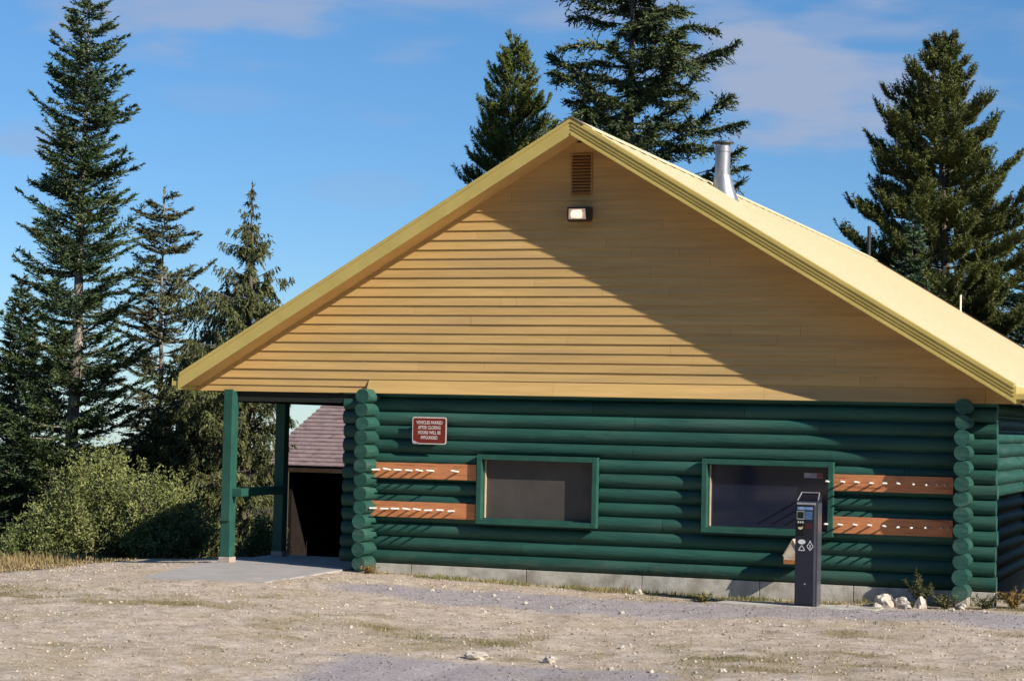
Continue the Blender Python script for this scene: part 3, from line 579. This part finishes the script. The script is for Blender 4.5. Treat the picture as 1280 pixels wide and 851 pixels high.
# ------------------------------------------------------------------ conifers
def leafs(P, D, ln, wd, spread, rg):
    """one slim triangle per position: P (n,3) base, D (n,3) unit heading"""
    n = len(P); J = rg.normal(size=(n, 3)); d = D+J*spread; d /= np.linalg.norm(d, axis=1, keepdims=True)+1e-9
    s = np.cross(d, rg.normal(size=(n, 3))); s /= np.linalg.norm(s, axis=1, keepdims=True)+1e-9
    ln = ln*(.65+.7*rg.random((n, 1))); w = wd*(.7+.6*rg.random((n, 1)))
    return np.stack([P-s*w*.5, P+s*w*.5, P+d*ln], 1)
def unit(v): return v/(np.linalg.norm(v)+1e-9)
def conifer(name, label, cat, base, H, prof, kind='fir', seed=1, mats=None, trunk_r=.16, lean=(0, 0), z_lo=.05, whorl=.24, per=6, dens=1.0, drop=.1, rise=.35, curve=.25, limbs=True, group=None, lsize=1.0, asym=None, wild=1.0):
    rg = np.random.default_rng(seed); root = empty(name, base, label, cat, group)
    tk = MB(); nseg = 14; wob = rg.normal(size=(nseg+1, 2))*.02*H/10
    pts = [(lean[0]*(i/nseg)+wob[i][0]*(i > 0), lean[1]*(i/nseg)+wob[i][1]*(i > 0), H*i/nseg*.995) for i in range(nseg+1)]
    rad = [max(.012, trunk_r*(1-i/nseg)**.85) for i in range(nseg+1)]
    tk.tube(pts, rad, 12)
    P3 = np.array(pts)
    def axis_at(z): return np.array([np.interp(z, P3[:,2], P3[:,0]), np.interp(z, P3[:,2], P3[:,1]), z])
    pt = [p_[0] for p_ in prof]; pw = [p_[1] for p_ in prof]
    out = []; z = z_lo*H
    while z < H*.985:
        tt = z/H; R0 = np.interp(tt, pt, pw); n = max(3, int(round(per+rg.normal()*.8)))
        a0 = rg.random()*6.28
        for b in range(n):
            if rg.random() < drop: continue
            a = a0+6.283*b/n+rg.normal()*.25; Lb = R0*np.clip(rg.normal(.92 if wild < 2 else .86, .16*min(wild, 1.3)), .4, 1.3 if wild < 1.9 else 1.08)
            if asym is not None: Lb *= 1+asym*math.cos(a)
            if Lb < .05: Lb = .05
            hd = np.array([math.cos(a), math.sin(a), 0.]); sd_v = np.array([-hd[1], hd[0], 0.])
            e0 = rise+rg.normal()*.10*wild+ (.35*max(0, tt-.6) if kind in ('fir', 'spruce') else 0)
            cv = curve+rg.normal()*.06*wild
            st = axis_at(z+rg.normal()*whorl*.35)
            m_ = max(4, int(Lb/(.055)*dens)); u = np.sort(rg.random(m_))*.94+.06
            wig = np.sin(u*5+rg.random()*6)*(.10 if kind == 'spruce' else .04)*Lb; zwg = np.sin(u*7+rg.random()*6)*(.05 if kind == 'spruce' else .015)*Lb
            pos = st+hd*(Lb*u)[:, None]+sd_v*wig[:, None]; pos[:, 2] += Lb*(e0*u+cv*u*u)+zwg
            if limbs and Lb > .35:
                k = np.linspace(0, .72, 4); lp = st+hd*(Lb*k)[:, None]; lp[:, 2] += Lb*(e0*k+cv*k*k)
                tk.tube([tuple(q) for q in lp], [max(.006, (.009+.009*Lb)*(1-.9*kk)) for kk in k], 4, caps=False)
            slope = e0+2*cv*u
            fwd = hd[None, :]+np.stack([0*u, 0*u, slope], 1); fwd /= np.linalg.norm(fwd, axis=1, keepdims=True)
            if kind in ('fir', 'spruce'):
                inner = .12 if kind == 'fir' else .2
                keep = u > inner*(rg.random(m_)+.3)
                for sgn in (-1, 1):
                    tl = (.36 if kind == 'fir' else .34)*Lb**.75*(1-u)**.65*(.5+.8*rg.random(m_))+.045
                    if kind == 'spruce':
                        cl = np.sin(u*Lb*6.5+rg.random()*6)
                        tl = np.where(cl > -.35, .34, .12)*Lb**.45*(1-u**5*.75)*(.35+.9*rg.random(m_))*np.clip(.35+u*1.3, 0, 1)+.05
                    dr = fwd*.75+sgn*sd_v[None, :]*.8+rg.normal(size=(m_, 3))*(.32 if kind == 'spruce' else .14)
                    dr[:, 2] += (-.02 if kind == 'fir' else -.30)
                    dr /= np.linalg.norm(dr, axis=1, keepdims=True)
                    q = 8; step = np.linspace(.0, 1, q)
                    pp = pos[:, None, :]+dr[:, None, :]*(tl[:, None]*step[None, :])[..., None]
                    dd = np.repeat(dr[:, None, :], q, 1)
                    ok = (step[None, :]*np.maximum(tl[:, None], .04) <= tl[:, None]) & keep[:, None] & (rg.random((m_, q)) < np.clip(tl[:, None]/.30, .25, 1))
                    out.append(leafs(pp[ok], dd[ok], .085*lsize, .034*lsize, .38, rg))
                out.append(leafs(np.repeat(pos[keep], 2, 0), np.repeat(fwd[keep], 2, 0), .10*lsize, .04*lsize, .45, rg))
            elif kind == 'hemlock':
                for sgn in (-1, 1):
                    tl = .30*Lb**.7*(1-u)**.5*(.4+.9*rg.random(m_))+.06
                    dr = fwd*.35+sgn*sd_v[None, :]*.35+rg.normal(size=(m_, 3))*.12; dr[:, 2] -= .85
                    dr /= np.linalg.norm(dr, axis=1, keepdims=True); q = 8; step = np.linspace(0, 1, q)
                    pp = pos[:, None, :]+dr[:, None, :]*(tl[:, None]*step[None, :])[..., None]; dd = np.repeat(dr[:, None, :], q, 1)
                    ok = rg.random((m_, q)) < np.clip(tl[:, None]/.28, .3, 1)
                    out.append(leafs(pp[ok], dd[ok], .080*lsize, .032*lsize, .35, rg))
            elif kind == 'pine':
                ns_ = max(3, int(Lb/.085*dens)); us = .18+.82*rg.random(ns_)**.7; us[0] = 1.0
                for uu in us:
                    sp_ = st+hd*(Lb*uu); sp_[2] += Lb*(e0*uu+cv*uu*uu)
                    sd2 = unit(hd*.55+sd_v*rg.normal()*.55+np.array([0, 0, .55+.35*rg.random()])); sl_ = .20+.26*rg.random()*min(1, Lb)
                    qn = 44; k = rg.random(qn); bend = np.array([0, 0, 1.])*(k**2)[:, None]*sl_*.35
                    pp = sp_+sd2*(k*sl_)[:, None]+bend
                    rd = rg.normal(size=(qn, 3)); rd /= np.linalg.norm(rd, axis=1, keepdims=True)
                    dd = rd*.75+sd2*.7; dd /= np.linalg.norm(dd, axis=1, keepdims=True)
                    out.append(leafs(pp, dd, .095*lsize, .028*lsize, .12, rg))
        z += whorl*(.75+.5*rg.random())
    # leader
    k = rg.random(40)[:, None]; top = axis_at(H*.995)[None, :]-np.array([[0, 0, .45]])*k
    out.append(leafs(top, np.tile([0, 0, 1.], (40, 1)), .09*lsize, .03*lsize, .6, rg))
    bark, leaf = mats
    tk_o = tk.build('trunk', bark); tk_o.parent = root; tk_o.location = (0, 0, 0)
    tri_mesh('crown', np.concatenate(out), leaf, root)
    return root
BARK1 = mat('silver_fir_bark', (.16,.14,.12), (.42,.39,.35), scale=5, rough=.9, stretch=(1,1,.5), bump=.3, lo=.42, hi=.6)
BARK2 = mat('grey_brown_bark', (.09,.075,.065), (.20,.17,.15), scale=7, rough=.9, stretch=(2,2,.4), bump=.5)
def foliage(name, a, b, c, s=1.3): return mat(name, a, b, scale=s, rough=.55, detail=3, island=.45, c3=c, s3=.7, spec=.25)
LF1 = foliage('fir_needles', (0.050,0.084,0.034), (0.103,0.145,0.055), (0.076,0.121,0.071))
LF1B = foliage('fir_needles_dark', (0.037,0.068,0.034), (0.076,0.113,0.047), (0.054,0.088,0.055))
LF3 = foliage('hemlock_needles', (0.076,0.094,0.032), (0.142,0.153,0.059), (0.100,0.113,0.053))
LF4 = foliage('pine_needles', (0.090,0.123,0.026), (0.179,0.205,0.045), (0.123,0.145,0.041))
LF5 = foliage('spruce_needles', (0.050,0.077,0.032), (0.118,0.145,0.055), (0.076,0.105,0.053))
LFB = foliage('blue_spruce_needles', (0.058,0.105,0.059), (0.100,0.161,0.091), (0.084,0.129,0.078))
def gz(x, y): return float(ground_z(x, y, False))
def place(x, y): return (x, y, gz(x, y)-.1)
def tree(name, label, x, y, top, **k):
    b = place(x, y); return conifer(name, label, 'tree', b, top-b[2], k.pop('prof'), **k)
tree('fir_tree', 'tallest silver-barked fir at the far left, its tip touching the top edge', -14.35, 14, 12.55, lean=(.15, 0),
     prof=[(0,2.0),(.1,2.1),(.2,2.0),(.32,1.85),(.45,1.6),(.6,1.4),(.72,1.25),(.85,1.0),(.93,.65),(.97,.42),(1,.1)], kind='fir', seed=4, mats=(BARK1, LF1), trunk_r=.20, per=7, whorl=.26, drop=.14, rise=.05, curve=.32, z_lo=.16, dens=1.25, lsize=1.12, wild=1.6)
tree('fir_tree', 'small dark fir beside the tallest fir, on its left', -17.9, 17, 5.75, prof=[(0,1.9),(.3,1.5),(.6,1.0),(.85,.5),(1,.05)], kind='fir', seed=8, mats=(BARK2, LF1B), trunk_r=.12, per=7, whorl=.2, drop=.05, rise=.1, curve=.25, z_lo=.04, dens=1.3, lsize=1.15)
tree('fir_tree', 'dark fir cut by the left edge of the photo', -16.2, 12.5, 4.3, prof=[(0,2.1),(.3,1.7),(.6,1.0),(.85,.45),(1,.05)], kind='fir', seed=9, mats=(BARK2, LF1B), trunk_r=.13, per=7, whorl=.2, drop=.05, rise=.05, curve=.2, z_lo=.02, dens=1.3, lsize=1.15)
tree('fir_tree', 'thin fir with a bare lower trunk between the tallest fir and the drooping hemlock', -14.3, 18, 8.2, prof=[(0,.9),(.15,1.2),(.3,1.25),(.42,1.2),(.55,1.35),(.68,1.3),(.74,1.05),(.85,1.0),(.92,.75),(.97,.35),(1,.08)], kind='fir', seed=21, mats=(BARK1, foliage('thin_fir_needles', (0.066,0.084,0.044), (0.134,0.141,0.071), (0.124,0.105,0.059))), trunk_r=.12, per=6, whorl=.30, drop=.22, rise=.02, curve=.22, z_lo=.2, dens=1.35, wild=1.5, lsize=1.15)
tree('hemlock_tree', 'drooping hemlock with a thin nodding tip just left of the roof slope', -9.05, 13, 7.6, lean=(-.02, 0), prof=[(0,.95),(.2,1.0),(.36,1.2),(.46,1.6),(.55,1.55),(.62,1.4),(.72,1.15),(.80,.8),(.86,.48),(.92,.22),(1,.06)], asym=-.25, wild=1.7, kind='hemlock', seed=5, mats=(BARK2, LF3), trunk_r=.16, per=6, whorl=.24, drop=.14, rise=.28, curve=-.02, dens=1.5, z_lo=.08, lsize=1.1)
tree('hemlock_tree', 'low drooping hemlock half hidden behind the roof corner and shrub', -11.9, 15.5, 4.1, prof=[(0,1.6),(.4,1.4),(.7,1.1),(.9,.5),(1,.1)], kind='hemlock', seed=15, mats=(BARK2, LF3), trunk_r=.12, per=8, whorl=.18, drop=.05, rise=.2, curve=-.05, z_lo=.02, dens=1.6, lsize=1.15)
tree('hemlock_tree', 'shaded hemlock standing behind the front porch post', -11.6, 17.6, 1.5, prof=[(0,1.3),(.4,1.2),(.7,.8),(.9,.4),(1,.1)], kind='hemlock', seed=16, mats=(BARK2, LF3), trunk_r=.12, per=7, whorl=.2, drop=.05, rise=.2, curve=-.05, z_lo=.02, dens=1.4, lsize=1.15)
tree('fir_tree', 'dense young fir behind the big shrub', -13.1, 16, 2.4, prof=[(0,1.9),(.4,1.5),(.7,.9),(.9,.4),(1,.05)], kind='fir', seed=17, mats=(BARK2, LF1B), trunk_r=.10, per=7, whorl=.19, drop=.03, rise=.08, curve=.2, z_lo=.02, lsize=1.15)
tree('pine_tree', 'bushy green pine rising behind the left roof slope near the ridge', -9.05, 30, 14.15, prof=[(0,1.6),(.4,1.6),(.62,1.5),(.74,1.3),(.84,.95),(.92,.55),(.97,.25),(1,.04)], kind='pine', wild=1.1, dens=1.7, seed=31, mats=(BARK2, LF4), trunk_r=.22, per=7, whorl=.22, drop=.08, rise=.12, curve=.25, z_lo=.44)
tree('spruce_tree', 'big irregular spruce behind the roof ridge, its top beyond the photo', -4.1, 26, 17.3, lean=(.05, 0), prof=[(0,2.6),(.4,2.8),(.5,2.95),(.62,3.0),(.72,2.8),(.82,2.3),(.9,1.5),(1,.1)], kind='spruce', seed=42, mats=(BARK2, LF5), trunk_r=.27, per=6, whorl=.36, drop=.20, rise=.03, curve=.04, dens=2.2, z_lo=.34, lsize=1.45, asym=.08, wild=2.0)
tree('pine_tree', 'broad dark pine rising behind the right roof slope', 4.6, 28, 13.3, lean=(-.25, 0), prof=[(0,2.6),(.35,2.5),(.5,2.4),(.6,2.2),(.72,1.75),(.82,1.25),(.91,.70),(.97,.28),(1,.04)], asym=-.08, kind='pine', wild=1.3, dens=2.0, seed=51, mats=(BARK2, foliage('dark_pine_needles', (0.068,0.089,0.024), (0.141,0.154,0.040), (0.095,0.111,0.035))), trunk_r=.26, per=7, whorl=.23, drop=.10, rise=.08, curve=.27, z_lo=.34, lsize=1.1)
tree('spruce_tree', 'slim bluish spruce in front of the broad right-hand pine', 3.95, 25.8, 8.35, prof=[(0,1.3),(.5,1.0),(.7,.7),(.85,.42),(1,.05)], kind='fir', seed=61, mats=(BARK2, LFB), trunk_r=.12, per=7, whorl=.18, drop=.03, rise=.05, curve=.15, z_lo=.3, lsize=1.15)
tree('fir_tree', 'dark fir at the right edge above the roof', 6.2, 33, 8.4, prof=[(0,2.4),(.4,1.9),(.7,1.15),(.9,.5),(1,.06)], kind='fir', seed=71, mats=(BARK2, LF1B), trunk_r=.15, per=7, whorl=.22, drop=.05, rise=.05, curve=.22, z_lo=.2, dens=1.2, lsize=1.15)

def copy_tree(root, loc, rz, sc, label, group):
    r = root.copy(); COL.objects.link(r); r.location = loc; r.rotation_euler.z = rz; r.scale = (sc*1.25, sc*1.25, sc); r['label'] = label; r['group'] = group
    for ch in list(root.children): c = ch.copy(); COL.objects.link(c); c.parent = r
rq = random.Random(9); SRC = [o for o in COL.objects if o.name.startswith(('pine_tree', 'fir_tree')) and o.type == 'EMPTY' and o['label'][:4] in ('bush', 'broa', 'tall')]
EDGE = [(-46+i*4.1, -48-3*(i % 2)) for i in range(26)]+[(-62-3*(i % 2), -46+i*5.0) for i in range(8)]+[(66+4*(i % 2), -46+i*5.5) for i in range(11)]  # unseen ring of conifers, added to dim ambient light on the walls
for i, (x, y) in enumerate(EDGE):
    x += rq.uniform(-1, 1); y += rq.uniform(-1, 1)
    copy_tree(SRC[i % len(SRC)], (x, y, gz(x, y)-1.5), rq.uniform(0, 6), rq.uniform(1.2, 1.7), 'conifer added out of view behind the camera to dim the ambient light', 'conifers added behind the camera')

# ------------------------------------------------------------------ shrubs and small plants
def shrub(name, label, cat, base, rx, ry, h, nst, mt_leaf, seed, leaf=.055, group=None, skirt=.1, wid=.5):
    rg = np.random.default_rng(seed); root = empty(name, base, label, cat, group); st = MB(); out = []
    for i in range(nst):
        a = rg.random()*6.283; r = math.sqrt(rg.random()); bx_, by_ = rx*.5*r*math.cos(a), ry*.5*r*math.sin(a)
        tx, ty = rx*r*math.cos(a)*(.9+.25*rg.random()), ry*r*math.sin(a)*(.9+.25*rg.random())
        hh = h*(1-.55*r**2.2)*(.72+.38*rg.random())
        n = 6; k = np.linspace(0, 1, n); pts = np.stack([bx_+(tx-bx_)*k**1.3, by_+(ty-by_)*k**1.3, hh*k-.12*h*k**3*r], 1)
        if i % 3 == 0: st.tube([tuple(q) for q in pts], [.014*(1-.8*q)+.002 for q in k], 4, caps=False)
        m_ = int(hh*34)+8; kk = skirt+(1-skirt)*rg.random(m_)**.8
        pp = np.stack([np.interp(kk, k, pts[:, j]) for j in range(3)], 1)+rg.normal(size=(m_, 3))*.06
        side = rg.normal(size=(m_, 3)); side[:, 2] = np.abs(side[:, 2])*.6+.25; side /= np.linalg.norm(side, axis=1, keepdims=True)
        out.append(leafs(pp, side, leaf, leaf*wid, .3, rg)); out.append(leafs(pp+side*.03, side, leaf, leaf*wid, .6, rg))
    o = st.build('stems', BARK2); o.parent = root; o.location = (0, 0, 0)
    tri_mesh('leaves', np.concatenate(out), mt_leaf, root); return root
LW = foliage('willow_leaves', (.145,.18,.055), (.265,.29,.10), (.22,.22,.10), 1.6)
LW2 = foliage('willow_leaves_green', (.12,.16,.05), (.20,.23,.08), (.19,.19,.085), 1.6)
shrub('willow_shrub', 'large yellow-green willow shrub left of the porch', 'shrub', (-9.1, 7.0, gz(-9.1, 7.0)), 1.75, 1.4, 2.62, 480, LW, 1)
shrub('willow_shrub', 'lower greener willow shrub on the left flank of the large willow', 'shrub', (-10.0, 6.2, gz(-10.0, 6.2)), .95, .9, 1.30, 190, LW2, 2)
shrub('willow_shrub', 'yellowish willow shrub between the large willow and the front porch post', 'shrub', (-7.35, 6.5, gz(-7.35, 6.5)), 1.05, .9, 1.95, 280, LW, 3)
shrub('willow_shrub', 'small shrub seen between the two porch posts', 'shrub', (-6.0, 8.0, gz(-6, 8)), .5, .5, 1.25, 80, LW2, 4)
shrub('willow_shrub', 'shrub behind the big willow, touching the thin fir trunk', 'shrub', (-11.2, 9.5, gz(-11.2, 9.5)), 1.1, 1.0, 2.1, 200, LW2, 5)

# stuff: dry grass at the left, tufts, blades, pebbles
def blades(x, y, hh, w, rg, lean=.35, n3=1):
    z = ground_z(x, y); n = len(x); a = rg.random(n)*6.283; s = np.stack([np.cos(a), np.sin(a), 0*a], 1)*w[:, None]*.5
    P0 = np.stack([x, y, z-.005], 1); d = rg.normal(size=(n, 3))*lean; d[:, 2] = 1; d /= np.linalg.norm(d, axis=1, keepdims=True)
    return np.stack([P0-s, P0+s, P0+d*hh[:, None]], 1)
rg = np.random.default_rng(5)
STRAW = mat('straw', (.22,.165,.08), (.38,.29,.15), scale=3, rough=.8, island=.4, c3=(.20,.17,.07), s3=1)
GRN = mat('grass_green', (.09,.11,.03), (.20,.20,.065), scale=3, rough=.8, island=.4, c3=(.28,.23,.10), s3=1.5)
n = 12000; x = rg.uniform(-10, -3.6, n); y = rg.uniform(-3.5, 2.6, n)
ok = (x < -5.0-np.clip(-y-1.0, 0, 9)*.35+(fbm(x*1.3, y*1.3)-.5)*1.0) | ((y > 1.6) & (x < -3.4)); ok &= rg.random(n) < .9; x, y = x[ok], y[ok]
near = np.clip((-x-5.6)/1.6, .05, .6)*np.where(y > 1.0, .8, 1)
prop(tri_mesh('dry_grass', blades(x, y, (.10+.32*rg.random(len(x)))*near+.03, .018+.012*rg.random(len(x)), rg, .28), STRAW), 'tall dry straw grass at the left edge of the gravel', 'grass', kind='stuff')
n = 150000; x = rg.uniform(-5, 11.5, n); y = rg.uniform(-11.5, -.03, n); m_ = turf_mask(x, y)*(1-.6*grey_mask(x, y)); ok = (rg.random(n) < m_*.5) & ~((x > -3) & (x < -.3) & (y > -3.3)); x, y = x[ok], y[ok]
hh = (.018+.035*rg.random(len(x)))*np.where(y > -.6, 1.6, 1)
B = blades(x, y, hh, .010+.008*rg.random(len(x)), rg, .7); pick = fbm(x*1.1+70, y*1.6) > .5
prop(tri_mesh('short_grass', B[pick], GRN), 'short green and olive grass patches on the gravel', 'grass', kind='stuff')
prop(tri_mesh('withered_grass', B[~pick], STRAW), 'withered straw-coloured turf patches on the gravel', 'grass', kind='stuff')
# pebbles
def pebbles(name, n, smin, smax, mask, mt, label, power=2.5):
    x = rg.uniform(-9, 12, n*3); y = rg.uniform(-12, .0, n*3); k = rg.random(n*3) < mask(x, y); x, y = x[k][:n], y[k][:n]
    slabk = ~((x > -2.9) & (x < -.2) & (y > -3.4)); x, y = x[slabk], y[slabk]; n = len(x)
    s = smin+(smax-smin)*rg.random(n)**power; z = ground_z(x, y)+s*.18
    base = np.array([[1,0,0],[0,1,0],[-1,0,0],[0,-1,0],[0,0,.7],[0,0,-.7]], float); fc = np.array([[0,1,4],[1,2,4],[2,3,4],[3,0,4],[1,0,5],[2,1,5],[3,2,5],[0,3,5]])
    a = rg.random(n)*6.283; ca_, sa_ = np.cos(a), np.sin(a)
    V = base[None]*(.6+.7*rg.random((n, 6, 1)))*s[:, None, None]; V[..., 0] *= (.8+.6*rg.random((n, 1))); V = V+rg.normal(size=V.shape)*s[:, None, None]*.12
    X = V[..., 0]*ca_[:, None]-V[..., 1]*sa_[:, None]; Y = V[..., 0]*sa_[:, None]+V[..., 1]*ca_[:, None]; V = np.stack([X+x[:, None], Y+y[:, None], V[..., 2]+z[:, None]], -1)
    me = bpy.data.meshes.new(name); me.vertices.add(n*6); me.vertices.foreach_set('co', V.astype(np.float32).ravel()); Fm = (fc[None]+(np.arange(n)*6)[:, None, None]).reshape(-1)
    me.loops.add(len(Fm)); me.loops.foreach_set('vertex_index', Fm.astype(np.int32)); nf = len(Fm)//3; me.polygons.add(nf); me.polygons.foreach_set('loop_start', np.arange(0, nf*3, 3, dtype=np.int32)); me.polygons.foreach_set('loop_total', np.full(nf, 3, np.int32)); me.update(calc_edges=True)
    prop(link(name, me, mt), label, 'gravel', kind='stuff')
PT = mat('tan_stone', (.38,.31,.24), (.54,.465,.38), scale=2, rough=.9, island=.5)
PG = mat('grey_stone', (.20,.18,.185), (.34,.315,.31), scale=2, rough=.9, island=.5)
pebbles('tan_gravel', 30000, .005, .021, lambda x, y: (1-grey_mask(x, y))*(1-.6*turf_mask(x, y)), PT, 'loose tan gravel covering the forecourt', 3.5)
pebbles('grey_gravel', 9000, .006, .020, lambda x, y: grey_mask(x, y), PG, 'loose crushed grey gravel in a band before the wall')

# stones one can count
def rock_mesh(seed, sx, sy, sz, sub=3, rough=.55):
    bm = bmesh.new(); bmesh.ops.create_icosphere(bm, subdivisions=sub, radius=1); o_ = Vector((seed*7.3, seed*1.7, 0))
    for v_ in bm.verts:
        d = v_.co.normalized(); k = 1+rough*mnoise.noise(d*1.3+o_)+rough*.4*mnoise.noise(d*3.5+o_); v_.co = Vector((d.x*sx*k, d.y*sy*k, d.z*sz*k))
    me = bpy.data.meshes.new('rock'); bm.to_mesh(me); bm.free(); return me
RK = mat('white_rock', (.46,.42,.37), (.64,.60,.54), scale=9, rough=.9, bump=.5, bscale=18, c3=(.40,.34,.28), s3=3)
def rock(x, y, s, seed, label, group=None, flat=.6, w=1.0):
    me = rock_mesh(seed, s*w, s*.8, s*flat); o = link('rock', me, RK); o.location = (x, y, float(ground_z(x, y))+s*flat*.45); o.rotation_euler = (0, 0, seed*1.3)
    prop(o, label, 'rock', group); return o
rock(7.93, -.47, .165, 1, 'largest white boulder right of the pay station against the shaded foundation', flat=.75, w=1.3)
rock(8.19, -.50, .105, 2, 'white boulder touching the right side of the largest one', flat=.85)
rock(8.46, -.62, .085, 3, 'pointed white rock at the foot of the dark weed', flat=1.1)
rock(8.28, -.72, .075, 4, 'small low rock in front of the two white boulders')
rock(8.98, -.52, .085, 9, 'white stone under the right corner logs beside the foundation block')
rock(4.80, -7.9, .11, 5, 'pale grey wedge-shaped rock on the turf in the left foreground', flat=.55, w=1.2)
rock(5.60, -7.75, .085, 6, 'pale flat-topped rock in the centre foreground, right of the wedge-shaped one', flat=.6)
rock(4.35, -.28, .055, 8, 'white stone lying against the middle of the foundation', flat=.8)
smalls = [(1.95,-2.3),(2.45,-2.0),(2.75,-2.55),(2.9,-2.35),(3.1,-2.75),(3.55,-2.9),(1.5,-2.75),(4.05,-3.3),(3.2,-2.2),(5.0,-3.2),(6.9,-8.3),(7.35,-8.2),(7.6,-8.05),(6.4,-8.1),(7.1,-7.3),(6.0,-6.4),(4.5,-5.3),(9.35,-1.0),(8.9,-.75),(1.7,-4.6),(2.6,-6.4),(.3,-5.2),(-.9,-6.1),(5.9,-4.9),(8.1,-5.7),(9.3,-4.6),(3.5,-4.3),(7.3,-3.9)]
for i, (x, y) in enumerate(smalls): rock(x, y, .018+.024*rs.random(), 20+i, 'small loose white stone lying on the open gravel', 'small white stones on the gravel', flat=.7)

# weeds
def weed(name, label, x, y, h, n, mt_, seed, spread=.35, leaf=.05):
    rg = np.random.default_rng(seed); root = empty(name, (x, y, float(ground_z(x, y))-.01), label, 'weed'); st = MB(); out = []
    for i in range(n):
        a = rg.random()*6.283; l_ = h*(.5+.6*rg.random()); dx_, dy_ = math.cos(a)*spread*l_*rg.random()*1.6, math.sin(a)*spread*l_*rg.random()*1.6
        st.tube([(0,0,0),(dx_*.4,dy_*.4,l_*.55),(dx_,dy_,l_)], [.006,.005,.002], 4, caps=False); m_ = int(l_*150); k = .15+.85*rg.random(m_)
        pp = np.stack([dx_*k, dy_*k, l_*k], 1)+rg.normal(size=(m_, 3))*.012; d = rg.normal(size=(m_, 3)); d[:, 2] = abs(d[:, 2]); d /= np.linalg.norm(d, axis=1, keepdims=True)
        out.append(leafs(pp, d, leaf, leaf*.35, .3, rg))
    o = st.build('stems', STRAW); o.parent = root; o.location = (0, 0, 0); tri_mesh('leaves', np.concatenate(out), mt_, root)
WD = foliage('weed_leaves', (.060,.075,.030), (.11,.12,.05), (.14,.10,.05))
WD2 = foliage('rusty_weed_leaves', (.20,.13,.04), (.30,.20,.07), (.14,.12,.04))
weed('weed', 'tall dark leafy weed between the white boulders and the corner logs', 8.42, -.45, .46, 16, WD, 1, .45)
weed('weed', 'low weed tuft at the foot of the right corner logs', 8.78, -.62, .20, 22, WD, 2, .9)
weed('weed', 'rust-coloured low weed beside the right corner foundation block', 9.62, -.1, .24, 26, WD2, 3, .9)
weed('weed', 'olive weed tuft right of the foundation block at the corner', 9.30, -.45, .17, 22, WD, 4, 1.0)
weed('weed', 'low green weed tuft at the foot of the left corner logs', .12, -.42, .10, 26, WD2, 5, 1.6)
weed('weed', 'bare stalked weed leaning on the foundation middle', 4.1, -.15, .22, 4, WD2, 6, .6, .02)
weed('weed', 'green weed tuft at the left end of the concrete pad', 5.45, -.85, .12, 18, GRN, 7, 1.0)
weed('weed', 'dark weed in shadow at the right edge beside the side wall', 9.95, .9, .35, 22, WD, 8, .6)
n = 5000; x = rg.uniform(.2, 9.3, n); y = rg.uniform(-.42, .02, n)**1.0; ok = fbm(x*1.7+5, y*3) > .50; x, y = x[ok], y[ok]
prop(tri_mesh('foundation_grass', blades(x, y, .03+.07*rg.random(len(x)), .010+.006*rg.random(len(x)), rg, .5), GRN), 'thin grass growing along the foot of the foundation', 'grass', kind='stuff')
